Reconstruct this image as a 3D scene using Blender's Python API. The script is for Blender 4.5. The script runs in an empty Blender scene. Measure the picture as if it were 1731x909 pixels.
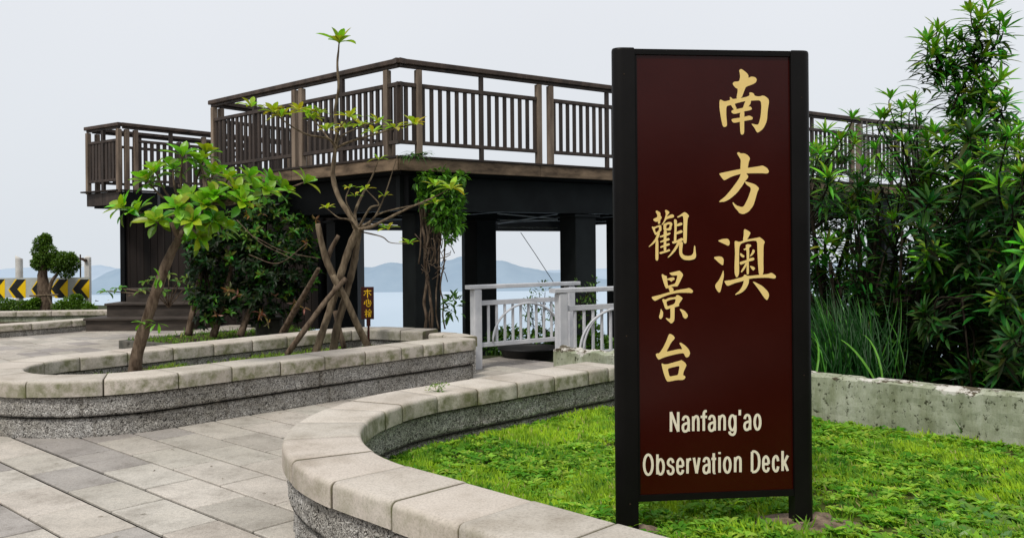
import bpy, math, random
from mathutils import Vector, noise, Matrix
from mathutils.geometry import tessellate_polygon
random.seed(7)
sc = bpy.context.scene
COL = sc.collection
R = math.radians
# ---------------------------------------------------------------- camera model
F = 1455.0; YH = 422.0; CX = 865.5; CYP = 454.5; ROLL = -0.009; EYE = 1.5
def ray(x, y):
    a = x-CX; b = y-CYP; c = math.cos(ROLL); s = math.sin(ROLL)
    return (c*a+s*b)/F, -((-s*a+c*b)+CYP-YH)/F
def at(x, y, d):
    u, w = ray(x, y); return Vector((u*d, d, EYE+w*d))
def on(x, y, z=0.0):
    u, w = ray(x, y); d = (z-EYE)/w; return Vector((u*d, d, z))

# ---------------------------------------------------------------- mesh builder
class MB:
    def __init__(s): s.v=[]; s.f=[]; s.t=[]; s.cur=(1,1,1); s.smooth=False
    def vert(s,p): s.v.append((p[0],p[1],p[2])); s.t.append(s.cur); return len(s.v)-1
    def face(s,*i): s.f.append(i)
    def box(s,c,size,rz=0,rx=0):
        hx,hy,hz=size[0]/2,size[1]/2,size[2]/2
        M=Matrix.Rotation(rz,3,'Z')@Matrix.Rotation(rx,3,'X')
        idx=[]
        for dz in(-hz,hz):
            for dx,dy in((-hx,-hy),(hx,-hy),(hx,hy),(-hx,hy)):
                p=M@Vector((dx,dy,dz)); idx.append(s.vert((c[0]+p.x,c[1]+p.y,c[2]+p.z)))
        a=idx
        for q in((3,2,1,0),(4,5,6,7),(0,1,5,4),(1,2,6,5),(2,3,7,6),(3,0,4,7)): s.face(*[a[k] for k in q])
    def rbox(s,c,size,b,rz=0):
        # box with chamfered vertical and top edges
        hx,hy,hz=size[0]/2,size[1]/2,size[2]/2
        def ring(z,ins):
            X=hx-ins;Y=hy-ins
            pts=[(-X+b,-Y),(X-b,-Y),(X,-Y+b),(X,Y-b),(X-b,Y),(-X+b,Y),(-X,Y-b),(-X,-Y+b)]
            cs,sn=math.cos(rz),math.sin(rz)
            return [s.vert((c[0]+x*cs-y*sn,c[1]+x*sn+y*cs,c[2]+z)) for x,y in pts]
        rs=[ring(-hz,b),ring(-hz+b,0),ring(hz-b,0),ring(hz,b)]
        for a,d in zip(rs,rs[1:]):
            for i in range(8): s.face(a[i],a[(i+1)%8],d[(i+1)%8],d[i])
        s.face(*rs[0][::-1]); s.face(*rs[-1])
    def beam(s,p,q,w,h,b=0.004):
        # horizontal-ish bar from p to q (centre line), width w (horizontal), height h (vertical)
        p=Vector(p);q=Vector(q);d=(q-p).normalized()
        n=Vector((-d.y,d.x,0)); n=n.normalized() if n.length>1e-6 else Vector((1,0,0))
        u=d.cross(n)*-1
        u=n.cross(d)*-1
        if u.z<0:u=-u
        prof=[(-w/2+b,-h/2),(w/2-b,-h/2),(w/2,-h/2+b),(w/2,h/2-b),(w/2-b,h/2),(-w/2+b,h/2),(-w/2,h/2-b),(-w/2,-h/2+b)]
        r0=[s.vert(p+n*a+u*c) for a,c in prof]; r1=[s.vert(q+n*a+u*c) for a,c in prof]
        for i in range(8): s.face(r0[i],r0[(i+1)%8],r1[(i+1)%8],r1[i])
        s.face(*r0[::-1]); s.face(*r1)
    def tube(s,pts,rad,seg=8,smooth=True,jit=0.0,cap=True):
        pts=[Vector(p) for p in pts]
        n=len(pts)
        if not hasattr(rad,'__len__'): rad=[rad]*n
        rings=[]; ref=None
        for i,p in enumerate(pts):
            d=(pts[min(i+1,n-1)]-pts[max(i-1,0)])
            d=d.normalized() if d.length>1e-9 else Vector((0,0,1))
            if ref is None:
                ref=Vector((1,0,0)) if abs(d.x)<.8 else Vector((0,1,0))
            a=(ref-d*ref.dot(d)).normalized(); ref=a; b=d.cross(a)
            ring=[]
            for k in range(seg):
                t=2*math.pi*k/seg; r=rad[i]*(1+random.uniform(-jit,jit))
                ring.append(s.vert(p+a*math.cos(t)*r+b*math.sin(t)*r))
            rings.append(ring)
        for a,b in zip(rings,rings[1:]):
            for k in range(seg): s.face(a[k],a[(k+1)%seg],b[(k+1)%seg],b[k])
        if cap: s.face(*rings[0][::-1]); s.face(*rings[-1])
    def leaf(s,base,d,up,L,W,prof,droop=0.3,fold=0.25,curl=0.0):
        d=d.normalized(); side=d.cross(up)
        side=side.normalized() if side.length>1e-6 else Vector((1,0,0))
        nrm=side.cross(d).normalized(); if_=nrm
        n=len(prof); p=Vector(base); prev=None; step=L/(n-1)
        for i,w in enumerate(prof):
            hw=W*w*.5
            if hw<1e-5:
                row=(s.vert(p),)
            else:
                row=(s.vert(p-side*hw+nrm*hw*fold*2),s.vert(p),s.vert(p+side*hw+nrm*hw*fold*2))
            if prev:
                if len(prev)==3 and len(row)==3:
                    s.face(prev[0],prev[1],row[1],row[0]); s.face(prev[1],prev[2],row[2],row[1])
                elif len(row)==1 and len(prev)==3:
                    s.face(prev[0],prev[1],row[0]); s.face(prev[1],prev[2],row[0])
                elif len(prev)==1 and len(row)==3:
                    s.face(prev[0],row[1],row[0]); s.face(prev[0],row[2],row[1])
            prev=row
            a=-droop/(n-1)
            rot=Matrix.Rotation(a,3,side)
            d=rot@d; nrm=rot@nrm
            p=p+d*step
    def build(s,name,mat,parent=None,smooth=None):
        me=bpy.data.meshes.new(name); me.from_pydata(s.v,[],s.f)
        a=me.color_attributes.new('tint','FLOAT_COLOR','POINT')
        flat=[]
        for t in s.t: flat.extend((t[0],t[1],t[2],1.0))
        a.data.foreach_set('color',flat)
        if s.smooth if smooth is None else smooth:
            me.polygons.foreach_set('use_smooth',[True]*len(me.polygons))
        me.materials.append(mat); me.update()
        o=bpy.data.objects.new(name,me); COL.objects.link(o)
        if parent is not None:
            o.parent=parent; o.matrix_parent_inverse=Matrix.Translation(-parent.location) if parent.type=='EMPTY' else Matrix.Identity(4)
            if parent.type!='EMPTY' : o.matrix_parent_inverse=Matrix.Identity(4)
        return o
def tag(o,label=None,cat=None,group=None,kind=None):
    if label:o['label']=label
    if cat:o['category']=cat
    if group:o['group']=group
    if kind:o['kind']=kind
    return o
def thing(name,label,cat,loc=(0,0,0),group=None):
    o=bpy.data.objects.new(name,None); o.location=loc; o.empty_display_size=.1; COL.objects.link(o)
    return tag(o,label,cat,group)
def smoothpath(pts,n=6):
    P=[Vector(p) for p in pts]; P=[P[0]*2-P[1]]+P+[P[-1]*2-P[-2]]; out=[]
    for i in range(1,len(P)-2):
        for k in range(n):
            t=k/n; a,b,c,d=P[i-1],P[i],P[i+1],P[i+2]
            out.append(.5*((2*b)+(c-a)*t+(2*a-5*b+4*c-d)*t*t+(3*b-3*c+d-a)*t**3))
    out.append(P[-2]); return out
def lerp(a,b,t): return a+(b-a)*t

# ---------------------------------------------------------------- materials
def newmat(name):
    m=bpy.data.materials.new(name); m.use_nodes=True; nt=m.node_tree
    b=nt.nodes['Principled BSDF']; return m,nt,b
def N(nt,t,**k):
    n=nt.nodes.new(t)
    for a,v in k.items(): setattr(n,a,v)
    return n
def noise_tex(nt,scale,detail=6,rough=.6,vec=None,stretch=None):
    n=N(nt,'ShaderNodeTexNoise'); n.inputs['Scale'].default_value=scale; n.inputs['Detail'].default_value=detail; n.inputs['Roughness'].default_value=rough
    g=N(nt,'ShaderNodeNewGeometry'); src=g.outputs['Position']
    if stretch:
        mp=N(nt,'ShaderNodeMapping'); mp.inputs['Scale'].default_value=stretch; nt.links.new(src,mp.inputs['Vector']); src=mp.outputs['Vector']
    nt.links.new(src,n.inputs['Vector']); return n
def ramp(nt,src,stops):
    r=N(nt,'ShaderNodeValToRGB'); e=r.color_ramp.elements
    e[0].position=stops[0][0]; e[0].color=(*stops[0][1],1); e[1].position=stops[-1][0]; e[1].color=(*stops[-1][1],1)
    for p,c in stops[1:-1]:
        x=e.new(p); x.color=(*c,1)
    nt.links.new(src,r.inputs[0]); return r
def mixc(nt,fac,a,b,mode='MIX'):
    m=N(nt,'ShaderNodeMix',data_type='RGBA',blend_type=mode)
    if isinstance(fac,(int,float)): m.inputs[0].default_value=fac
    else: nt.links.new(fac,m.inputs[0])
    for s,i in((a,6),(b,7)):
        if isinstance(s,tuple): m.inputs[i].default_value=(*s,1)
        else: nt.links.new(s,m.inputs[i])
    return m.outputs[2]
def bump(nt,b,src,strength,dist):
    n=N(nt,'ShaderNodeBump'); n.inputs['Strength'].default_value=strength; n.inputs['Distance'].default_value=dist
    nt.links.new(src,n.inputs['Height']); nt.links.new(n.outputs[0],b.inputs['Normal']); return n
def pmat(name,c1,c2,scale=8,rough=.7,bs=.3,bd=.005,bscale=None,spec=.3,stretch=None,tint=False,detail=6,metal=0):
    m,nt,b=newmat(name)
    n=noise_tex(nt,scale,detail,stretch=stretch)
    r=ramp(nt,n.outputs[0],[(.32,c1),(.68,c2)]); out=r.outputs[0]
    if tint:
        a=N(nt,'ShaderNodeAttribute',attribute_name='tint'); out=mixc(nt,1.0,out,a.outputs[0],'MULTIPLY')
    nt.links.new(out,b.inputs['Base Color']); b.inputs['Roughness'].default_value=rough
    b.inputs['Specular IOR Level'].default_value=spec; b.inputs['Metallic'].default_value=metal
    n2=noise_tex(nt,bscale or scale*4,4,stretch=stretch); bump(nt,b,n2.outputs[0],bs,bd)
    return m
def leafmat(name,trans=.35,rough=.38,spec=.4):
    m,nt,b=newmat(name)
    a=N(nt,'ShaderNodeAttribute',attribute_name='tint')
    n=noise_tex(nt,14,3); r=ramp(nt,n.outputs[0],[(.3,(.75,.75,.75)),(.7,(1.15,1.15,1.1))])
    c=mixc(nt,1.0,a.outputs[0],r.outputs[0],'MULTIPLY')
    nt.links.new(c,b.inputs['Base Color']); b.inputs['Roughness'].default_value=rough; b.inputs['Specular IOR Level'].default_value=spec
    tr=N(nt,'ShaderNodeBsdfTranslucent'); tc=mixc(nt,1.0,c,(1.25,1.2,.5),'MULTIPLY'); nt.links.new(tc,tr.inputs[0])
    mx=N(nt,'ShaderNodeMixShader'); mx.inputs[0].default_value=trans
    nt.links.new(b.outputs[0],mx.inputs[1]); nt.links.new(tr.outputs[0],mx.inputs[2])
    nt.links.new(mx.outputs[0],nt.nodes['Material Output'].inputs[0]); return m

M={}
M['leaf']=leafmat('leaf'); M['grass']=leafmat('grass_blades',.4,.6,.2); M['darkleaf']=leafmat('dark_leaf',.25,.45,.2)
M['bark']=pmat('bark',(.05,.033,.022),(.19,.14,.1),22,.9,.9,.012,60,.1,stretch=(1,1,.35))
M['greybark']=pmat('pale_bark',(.06,.042,.028),(.24,.185,.125),18,.9,.7,.01,55,.1,stretch=(1,1,.3))
M['darkbark']=pmat('dark_bark',(.01,.008,.006),(.035,.027,.018),18,.9,.6,.01,55,.1)
M['rail']=pmat('brown_painted_wood',(.021,.015,.012),(.058,.041,.032),7,.62,.25,.003,50,.3,stretch=(1,1,.2),tint=True)
M['post']=pmat('weathered_post_wood',(.085,.062,.047),(.26,.2,.15),9,.75,.35,.003,60,.2,stretch=(1,1,.12),tint=True)
M['fascia']=pmat('fascia_timber',(.05,.034,.022),(.22,.155,.1),3.2,.75,.4,.004,40,.2,stretch=(1,1,3),tint=True)
M['black']=pmat('black_painted_steel',(.003,.0035,.004),(.007,.008,.009),2,.6,.08,.002,30,.12)
M['colsteel']=pmat('column_steel',(.005,.006,.0065),(.012,.015,.0155),2.5,.55,.1,.002,30,.15)
M['cladding']=pmat('dark_cladding',(.006,.005,.005),(.018,.014,.012),6,.75,.3,.003,40,.2,stretch=(1,1,.1),tint=True)
M['step']=pmat('dark_step_timber',(.03,.024,.02),(.085,.068,.056),6,.7,.3,.003,40,.25,stretch=(.3,1,1))
M['whitemetal']=pmat('grey_white_paint',(.44,.45,.48),(.6,.6,.62),5,.5,.12,.002,40,.3)
M['soil']=pmat('soil',(.03,.025,.015),(.09,.075,.045),10,.95,.8,.02,50,.1)
M['terrain']=pmat('terrain_soil',(.02,.028,.012),(.05,.055,.025),1.5,.95,.6,.03,12,.1)
M['lawnsoil']=pmat('lawn_soil',(.045,.07,.012),(.1,.1,.03),7,.95,.8,.02,45,.1)
M['padcon']=pmat('footing_concrete',(.06,.042,.028),(.27,.2,.14),14,.9,.9,.02,45,.2)
M['mortar']=pmat('joint_dirt',(.006,.005,.004),(.018,.016,.01),12,.95,.4,.01,50,.1)
M['gold']=pmat('gold_paint',(.78,.55,.19),(.84,.62,.24),8,.6,.03,.001,60,.3)
M['cream']=pmat('cream_paint',(.78,.69,.52),(.82,.74,.58),8,.6,.03,.001,60,.3)
M['smallyellow']=pmat('yellow_paint',(.75,.42,.01),(.8,.5,.02),8,.6,.02,.001,60,.3)
M['signframe']=pmat('black_powder_coat',(.0045,.004,.0038),(.007,.0062,.0058),5,.4,.06,.001,220,.12)
M['smallboard']=pmat('brown_red_board',(.035,.006,.004),(.06,.012,.008),9,.6,.1,.002,40,.3)
M['yellow']=pmat('reflective_yellow',(.88,.55,.0),(.95,.63,.01),4,.5,.05,.001,40,.3)
M['chevblack']=pmat('chevron_black',(.012,.012,.012),(.02,.02,.02),4,.5,.05,.001,40,.3)
M['boardgrey']=pmat('galvanised_board',(.36,.38,.36),(.55,.56,.52),3,.5,.1,.002,30,.4)
M['pipewhite']=pmat('aged_white_post',(.5,.47,.43),(.68,.66,.62),5,.7,.2,.003,40,.2)
M['pot']=pmat('grey_pot',(.07,.07,.06),(.14,.13,.11),8,.85,.4,.004,40,.2)
M['rust']=pmat('rusty_iron',(.03,.02,.015),(.08,.05,.03),9,.8,.3,.003,50,.2)

def m_sign():
    m,nt,b=newmat('maroon_gloss_panel')
    n=noise_tex(nt,3,4); r=ramp(nt,n.outputs[0],[(.3,(.028,.0022,.001)),(.7,(.034,.0035,.002))])
    nt.links.new(r.outputs[0],b.inputs['Base Color']); b.inputs['Roughness'].default_value=.2; b.inputs['Specular IOR Level'].default_value=.2
    n2=noise_tex(nt,60,3); n3=noise_tex(nt,1.6,2)
    a=N(nt,'ShaderNodeMath',operation='MULTIPLY_ADD'); nt.links.new(n2.outputs[0],a.inputs[0]); a.inputs[1].default_value=.06; nt.links.new(n3.outputs[0],a.inputs[2])
    bump(nt,b,a.outputs[0],.25,.01)
    return m
M['panel']=m_sign()
def m_coping():
    m,nt,b=newmat('cast_stone_coping')
    n=noise_tex(nt,2.3,8,.65); f=noise_tex(nt,90,6,.85)
    r=ramp(nt,n.outputs[0],[(.3,(.36,.315,.26)),(.5,(.50,.45,.39)),(.72,(.57,.52,.46))])
    s=ramp(nt,f.outputs[0],[(.33,(.6,.59,.58)),(.5,(1,1,1)),(.68,(1.12,1.12,1.12))])
    c=mixc(nt,1.0,r.outputs[0],s.outputs[0],'MULTIPLY')
    a=N(nt,'ShaderNodeAttribute',attribute_name='tint'); c=mixc(nt,1.0,c,a.outputs[0],'MULTIPLY')
    # moss/dirt on vertical faces, strongest low down
    g=N(nt,'ShaderNodeNewGeometry'); sx=N(nt,'ShaderNodeSeparateXYZ'); nt.links.new(g.outputs['Normal'],sx.inputs[0])
    ab=N(nt,'ShaderNodeMath',operation='ABSOLUTE'); nt.links.new(sx.outputs[2],ab.inputs[0])
    inv=N(nt,'ShaderNodeMath',operation='SUBTRACT'); inv.inputs[0].default_value=1; nt.links.new(ab.outputs[0],inv.inputs[1])
    n4=noise_tex(nt,7,6,.7); rr=ramp(nt,n4.outputs[0],[(.42,(0,0,0)),(.62,(1,1,1))])
    mu=N(nt,'ShaderNodeMath',operation='MULTIPLY'); nt.links.new(inv.outputs[0],mu.inputs[0]); nt.links.new(rr.outputs[0],mu.inputs[1])
    # faces that look away from the plaza are mossier
    sn=N(nt,'ShaderNodeMapRange'); sn.inputs['From Min'].default_value=-.1; sn.inputs['From Max'].default_value=.6
    dt=N(nt,'ShaderNodeVectorMath',operation='DOT_PRODUCT'); nt.links.new(g.outputs['Normal'],dt.inputs[0]); dt.inputs[1].default_value=(.85,-.5,0)
    nt.links.new(dt.outputs['Value'],sn.inputs['Value']); 
    m2=N(nt,'ShaderNodeMath',operation='MULTIPLY_ADD'); nt.links.new(sn.outputs[0],m2.inputs[0]); m2.inputs[1].default_value=.55; m2.inputs[2].default_value=.35
    m3=N(nt,'ShaderNodeMath',operation='MULTIPLY'); nt.links.new(mu.outputs[0],m3.inputs[0]); nt.links.new(m2.outputs[0],m3.inputs[1])
    c=mixc(nt,m3.outputs[0],c,(.12,.13,.045))
    nt.links.new(c,b.inputs['Base Color']); b.inputs['Roughness'].default_value=.85; b.inputs['Specular IOR Level'].default_value=.2
    bump(nt,b,f.outputs[0],.35,.003); return m
M['coping']=m_coping()
def m_agg():
    m,nt,b=newmat('split_face_aggregate')
    g=N(nt,'ShaderNodeNewGeometry')
    v=N(nt,'ShaderNodeTexNoise'); v.inputs['Scale'].default_value=46; v.inputs['Detail'].default_value=2.5; v.inputs['Roughness'].default_value=.55; v.inputs['Distortion'].default_value=2.2; nt.links.new(g.outputs['Position'],v.inputs['Vector'])
    r=ramp(nt,v.outputs[0],[(.36,(.07,.066,.06)),(.44,(.4,.38,.355)),(.52,(.72,.69,.65)),(.6,(.92,.9,.86))])
    n=noise_tex(nt,110,4,.75); r2=ramp(nt,n.outputs[0],[(.36,(.45,.45,.45)),(.5,(1.0,1.0,1.0)),(.68,(1.3,1.3,1.3))])
    c=mixc(nt,1.0,r.outputs[0],r2.outputs[0],'MULTIPLY')
    nb=noise_tex(nt,2.5,5); r3=ramp(nt,nb.outputs[0],[(.3,(.62,.6,.55)),(.65,(1.05,1.05,1.05))])
    c=mixc(nt,1.0,c,r3.outputs[0],'MULTIPLY')
    a=N(nt,'ShaderNodeAttribute',attribute_name='tint'); c=mixc(nt,1.0,c,a.outputs[0],'MULTIPLY')
    nt.links.new(c,b.inputs['Base Color']); b.inputs['Roughness'].default_value=.9; b.inputs['Specular IOR Level'].default_value=.2
    iv=N(nt,'ShaderNodeMath',operation='MULTIPLY_ADD'); nt.links.new(v.outputs[0],iv.inputs[0]); iv.inputs[1].default_value=3; nt.links.new(n.outputs[0],iv.inputs[2])
    bump(nt,b,iv.outputs[0],1.0,.014); return m
M['agg']=m_agg()
def m_tile():
    m,nt,b=newmat('granite_paver')
    a=N(nt,'ShaderNodeAttribute',attribute_name='tint')
    n=noise_tex(nt,3.5,8,.7); r=ramp(nt,n.outputs[0],[(.28,(.62,.6,.57)),(.5,(.96,.95,.93)),(.72,(1.12,1.1,1.07))])
    f=noise_tex(nt,140,3,.75); r2=ramp(nt,f.outputs[0],[(.35,(.66,.66,.66)),(.52,(1,1,1)),(.68,(1.12,1.12,1.12))])
    c=mixc(nt,1.0,a.outputs[0],r.outputs[0],'MULTIPLY'); c=mixc(nt,1.0,c,r2.outputs[0],'MULTIPLY')
    q=noise_tex(nt,38,5,.8); rq=ramp(nt,q.outputs[0],[(.3,(.7,.69,.68)),(.5,(1,1,1)),(.7,(1.1,1.1,1.1))]); c=mixc(nt,1.0,c,rq.outputs[0],'MULTIPLY')
    s=noise_tex(nt,.7,4); rs=ramp(nt,s.outputs[0],[(.35,(.8,.79,.77)),(.6,(1,1,1))]); c=mixc(nt,1.0,c,rs.outputs[0],'MULTIPLY')
    nt.links.new(c,b.inputs['Base Color']); b.inputs['Roughness'].default_value=.72; b.inputs['Specular IOR Level'].default_value=.3
    bump(nt,b,f.outputs[0],.35,.003); return m
M['tile']=m_tile()
def m_moss():
    m,nt,b=newmat('stained_render_wall')
    n=noise_tex(nt,3,8,.7); r=ramp(nt,n.outputs[0],[(.28,(.22,.24,.16)),(.5,(.36,.38,.29)),(.7,(.45,.46,.38))])
    sp=noise_tex(nt,26,5,.7,stretch=(1,1,.8)); rs=ramp(nt,sp.outputs[0],[(.36,(.13,.13,.09)),(.43,(1,1,1)),(.8,(1.08,1.08,1.08))])
    c=mixc(nt,1.0,r.outputs[0],rs.outputs[0],'MULTIPLY')
    st=noise_tex(nt,6,6,.75,stretch=(1,1,.25)); r4=ramp(nt,st.outputs[0],[(.36,(.5,.52,.38)),(.6,(1,1,1))]); c=mixc(nt,.8,c,r4.outputs[0],'MULTIPLY')
    g=N(nt,'ShaderNodeNewGeometry'); sx=N(nt,'ShaderNodeSeparateXYZ'); nt.links.new(g.outputs['Position'],sx.inputs[0])
    # peeling crust along the top edge
    pn=noise_tex(nt,4.2,6,.7)
    md=N(nt,'ShaderNodeMath',operation='MULTIPLY_ADD'); nt.links.new(pn.outputs[0],md.inputs[0]); md.inputs[1].default_value=.3; nt.links.new(sx.outputs[2],md.inputs[2])
    rr=ramp(nt,md.outputs[0],[(.672,(0,0,0)),(.676,(1,1,1))])
    pn2=noise_tex(nt,9,5,.7); cr=ramp(nt,pn2.outputs[0],[(.47,(.085,.07,.045)),(.5,(.45,.42,.37)),(.6,(.6,.58,.53))])
    c=mixc(nt,rr.outputs[0],c,cr.outputs[0])
    nt.links.new(c,b.inputs['Base Color']); b.inputs['Roughness'].default_value=.9; b.inputs['Specular IOR Level'].default_value=.2
    bump(nt,b,sp.outputs[0],.6,.008); return m
M['moss']=m_moss()
def flat(name,c1,c2,scale,rough=.9,spec=.0):
    m,nt,b=newmat(name); n=noise_tex(nt,scale,6); r=ramp(nt,n.outputs[0],[(.35,c1),(.65,c2)])
    nt.links.new(r.outputs[0],b.inputs['Base Color']); b.inputs['Roughness'].default_value=rough; b.inputs['Specular IOR Level'].default_value=spec; return m
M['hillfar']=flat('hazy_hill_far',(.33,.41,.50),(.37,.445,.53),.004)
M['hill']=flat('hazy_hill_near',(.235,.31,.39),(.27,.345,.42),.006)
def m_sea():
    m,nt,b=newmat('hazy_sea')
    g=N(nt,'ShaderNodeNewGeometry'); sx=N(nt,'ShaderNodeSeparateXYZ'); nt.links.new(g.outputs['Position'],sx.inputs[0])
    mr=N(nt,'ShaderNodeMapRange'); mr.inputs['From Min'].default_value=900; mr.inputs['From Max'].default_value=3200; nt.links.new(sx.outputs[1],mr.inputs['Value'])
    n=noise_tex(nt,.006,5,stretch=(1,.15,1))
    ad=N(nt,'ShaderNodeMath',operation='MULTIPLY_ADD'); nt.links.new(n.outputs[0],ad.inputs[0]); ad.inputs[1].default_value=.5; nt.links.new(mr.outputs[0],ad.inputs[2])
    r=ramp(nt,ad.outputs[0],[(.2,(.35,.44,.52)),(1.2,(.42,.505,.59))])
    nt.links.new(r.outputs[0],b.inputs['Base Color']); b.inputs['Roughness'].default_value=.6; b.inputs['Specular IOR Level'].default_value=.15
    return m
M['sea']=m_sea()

# ---------------------------------------------------------------- leaf profiles & plants
OBOV=[.12,.35,.7,1,.95,.62,0]; LANC=[.25,.8,1,.75,0]; OVAL=[.2,.85,1,.6,0]; BLADE=[.8,1,.7,0]
def jit(c,j=.15,g=.04):
    k=1+random.uniform(-j,j); return (c[0]*k*(1+random.uniform(-g,g)),c[1]*k,c[2]*k)
def rosette(mb,p,ax,n,L,W,prof,lo=15,hi=80,col=(.1,.2,.02),droop=.5,col2=None):
    ax=Vector(ax).normalized(); a=ax.orthogonal().normalized(); b=ax.cross(a); ph=random.random()*6.28
    for i in range(n):
        t=ph+i*2.39996; el=R(lerp(hi,lo,(i+.5)/n)+random.uniform(-8,8))   # angle from axis
        d=ax*math.cos(el)+(a*math.cos(t)+b*math.sin(t))*math.sin(el)
        c=col if col2 is None else tuple(lerp(col[k],col2[k],random.random()**1.5) for k in range(3))
        mb.cur=jit(c)
        l=L*random.uniform(.7,1.1)*(.75+.25*math.sin(el))
        mb.leaf(p+d*.01-ax*.012*i/n*3,d,ax,l,W*random.uniform(.8,1.1),prof,droop*random.uniform(.5,1.5),.18)
def rdir(up=0.0):
    while True:
        v=Vector((random.uniform(-1,1),random.uniform(-1,1),random.uniform(-1,1)))
        if .1<v.length<1: v=v.normalized()+Vector((0,0,up)); return v.normalized()
def leafcloud(mb,c,rad,n,L,W,prof,col,col2,shell=.5,up=.3):
    c=Vector(c)
    for i in range(n):
        d=rdir(); r=random.random()**(1/3) if random.random()>shell else random.uniform(.8,1.05)
        nz=1+.25*noise.noise(d*2.3+c*1.7)
        p=c+Vector((d.x*rad[0],d.y*rad[1],d.z*rad[2]))*r*nz
        t=random.random(); mb.cur=jit(tuple(lerp(col[k],col2[k],t) for k in range(3)),.2)
        mb.leaf(p,(d+rdir(up)*1.0),Vector((0,0,1))+rdir()*.5,L*random.uniform(.6,1.2),W*random.uniform(.7,1.2),prof,.4,.15)

# ================================================================ SETTING
# plateau with slopes down to the sea
edge=[(60,-40),(34,-14),(10.5,2.0),(7.5,5.0),(4.6,8.4),(3.2,10.6),(1.6,12.4),(-.6,12.6),(-2.2,13.4),(-3.6,15.5),(-5.5,19.2),(-8.4,23.6),(-14,26.5),(-32,31),(-60,34)]
mb=MB(); ringoff=[(0,-.04),(1.2,-.8),(6,-5),(30,-24),(200,-160)]
rows=[]
for off,z in ringoff:
    row=[]
    for i,(x,y) in enumerate(edge):
        a=Vector(edge[max(i-1,0)]); b=Vector(edge[min(i+1,len(edge)-1)]); t=(b-a).normalized(); n=Vector((t.y,-t.x))
        zz=z+(.5*noise.noise(Vector((x,y,off*.3)))*min(off,6)*.4 if off else 0)
        row.append(mb.vert((x+n.x*off,y+n.y*off,zz)))
    rows.append(row)
inner=[mb.vert((x,-60,-.04)) for x,y in edge]
for i in range(len(edge)-1):
    mb.face(inner[i],inner[i+1],rows[0][i+1],rows[0][i])
    for a,b in zip(rows,rows[1:]): mb.face(a[i],a[i+1],b[i+1],b[i])
tag(mb.build('terrain',M['terrain']),kind='structure')
mb=MB(); S=60000
S=9000
for p in((-S,-S,-157),(S,-S,-157),(S,4200,-157),(-S,4200,-157)): mb.vert(p)
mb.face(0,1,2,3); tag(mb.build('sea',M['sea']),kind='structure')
# hills across the bay
def hills(prof,D,depth,mat,seed):
    mb=MB(); 
    xs=[]; x=prof[0][0]
    def h(x):
        for (a,ya),(b,yb) in zip(prof,prof[1:]):
            if a<=x<=b:
                t=(x-a)/(b-a); return ya+(yb-ya)*(t*t*(3-2*t))
        return prof[-1][1]
    cols=[]
    n=int((prof[-1][0]-prof[0][0])/6)
    for i in range(n+1):
        x=lerp(prof[0][0],prof[-1][0],i/n); y=h(x)+2.0*noise.noise(Vector((x*.03,seed,0)))+1.0*noise.noise(Vector((x*.1,seed,3)))
        top=(YH-y)/F*D+EYE; X=(x-CX)/F
        col=[]
        for k in range(7):
            t=k/6; d=D+depth*t
            z=lerp(-158,top,math.sin(t*math.pi/2)**.8)
            if 0<k<6: z+=6*noise.noise(Vector((x*.04,k*.7,seed)))
            col.append(mb.vert((X*D*(1+.25*t*depth/D),d,z)))
        cols.append(col)
    for a,b in zip(cols,cols[1:]):
        for k in range(6): mb.face(a[k],b[k],b[k+1],a[k+1])
    mb.smooth=True
    return tag(mb.build('hills',mat),kind='structure')
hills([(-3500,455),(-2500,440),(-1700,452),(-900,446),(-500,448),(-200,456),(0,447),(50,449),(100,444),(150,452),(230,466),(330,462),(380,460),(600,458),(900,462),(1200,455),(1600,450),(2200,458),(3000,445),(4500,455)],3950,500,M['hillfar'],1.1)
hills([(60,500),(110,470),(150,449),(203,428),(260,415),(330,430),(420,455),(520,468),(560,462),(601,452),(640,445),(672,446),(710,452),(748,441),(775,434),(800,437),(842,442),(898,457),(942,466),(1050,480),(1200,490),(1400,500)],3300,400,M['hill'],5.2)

# unseen bank added behind the viewpoint to shape reflections in the glossy sign
mb=MB(); rows=[]
for i in range(90):
    a=R(lerp(-200,20,i/89)); row=[]
    for k in range(14):
        rr=24+k*.75+2*noise.noise(Vector((math.cos(a)*6,math.sin(a)*6,k*.2)))
        z=lerp(-.06,6.6,math.sin(k/13*math.pi/2))+(1.3*noise.noise(Vector((math.cos(a)*14,math.sin(a)*14,k*.5))) if k else 0)
        row.append(mb.vert((rr*math.cos(a),rr*math.sin(a)-2,z)))
    rows.append(row)
for a,b in zip(rows,rows[1:]):
    for k in range(13): mb.face(a[k],b[k],b[k+1],a[k+1])
mb.smooth=True; tag(mb.build('reflection_bank',M['terrain']),kind='structure')

# paving : individual slabs in running bond
TH=-0.7356; W_=.2362*1.5; L_=.4232*1.5; C0=1.1813*1.5
OF=[.242*1.5,.403*1.5,.195*1.5,.388*1.5,.15*1.5]
ct,st=math.cos(TH),math.sin(TH)
def uv2w(u,v): return (u*ct-v*st, u*st+v*ct)
def inside(x,y,poly):
    c=False; n=len(poly)
    for i in range(n):
        x1,y1=poly[i];x2,y2=poly[(i+1)%n]
        if (y1>y)!=(y2>y) and x<(x2-x1)*(y-y1)/(y2-y1)+x1: c=not c
    return c
plate=edge+[(-60,-60),(60,-60)]
pavezone=[(-13,1),(0,-4),(6,-4),(6,1),(1.2,9.0),(1.0,11.3),(-.4,12.0),(-3.2,13.6),(-5.4,17.3),(-5.5,18.0),(-8.6,18.0),(-10.5,17.4),(-24,13),(-24,1)]
mb=MB()
light=[(.53,.49,.44),(.5,.465,.415),(.56,.52,.47),(.47,.435,.39)]; dark=[(.36,.335,.318),(.395,.367,.345)]
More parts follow.
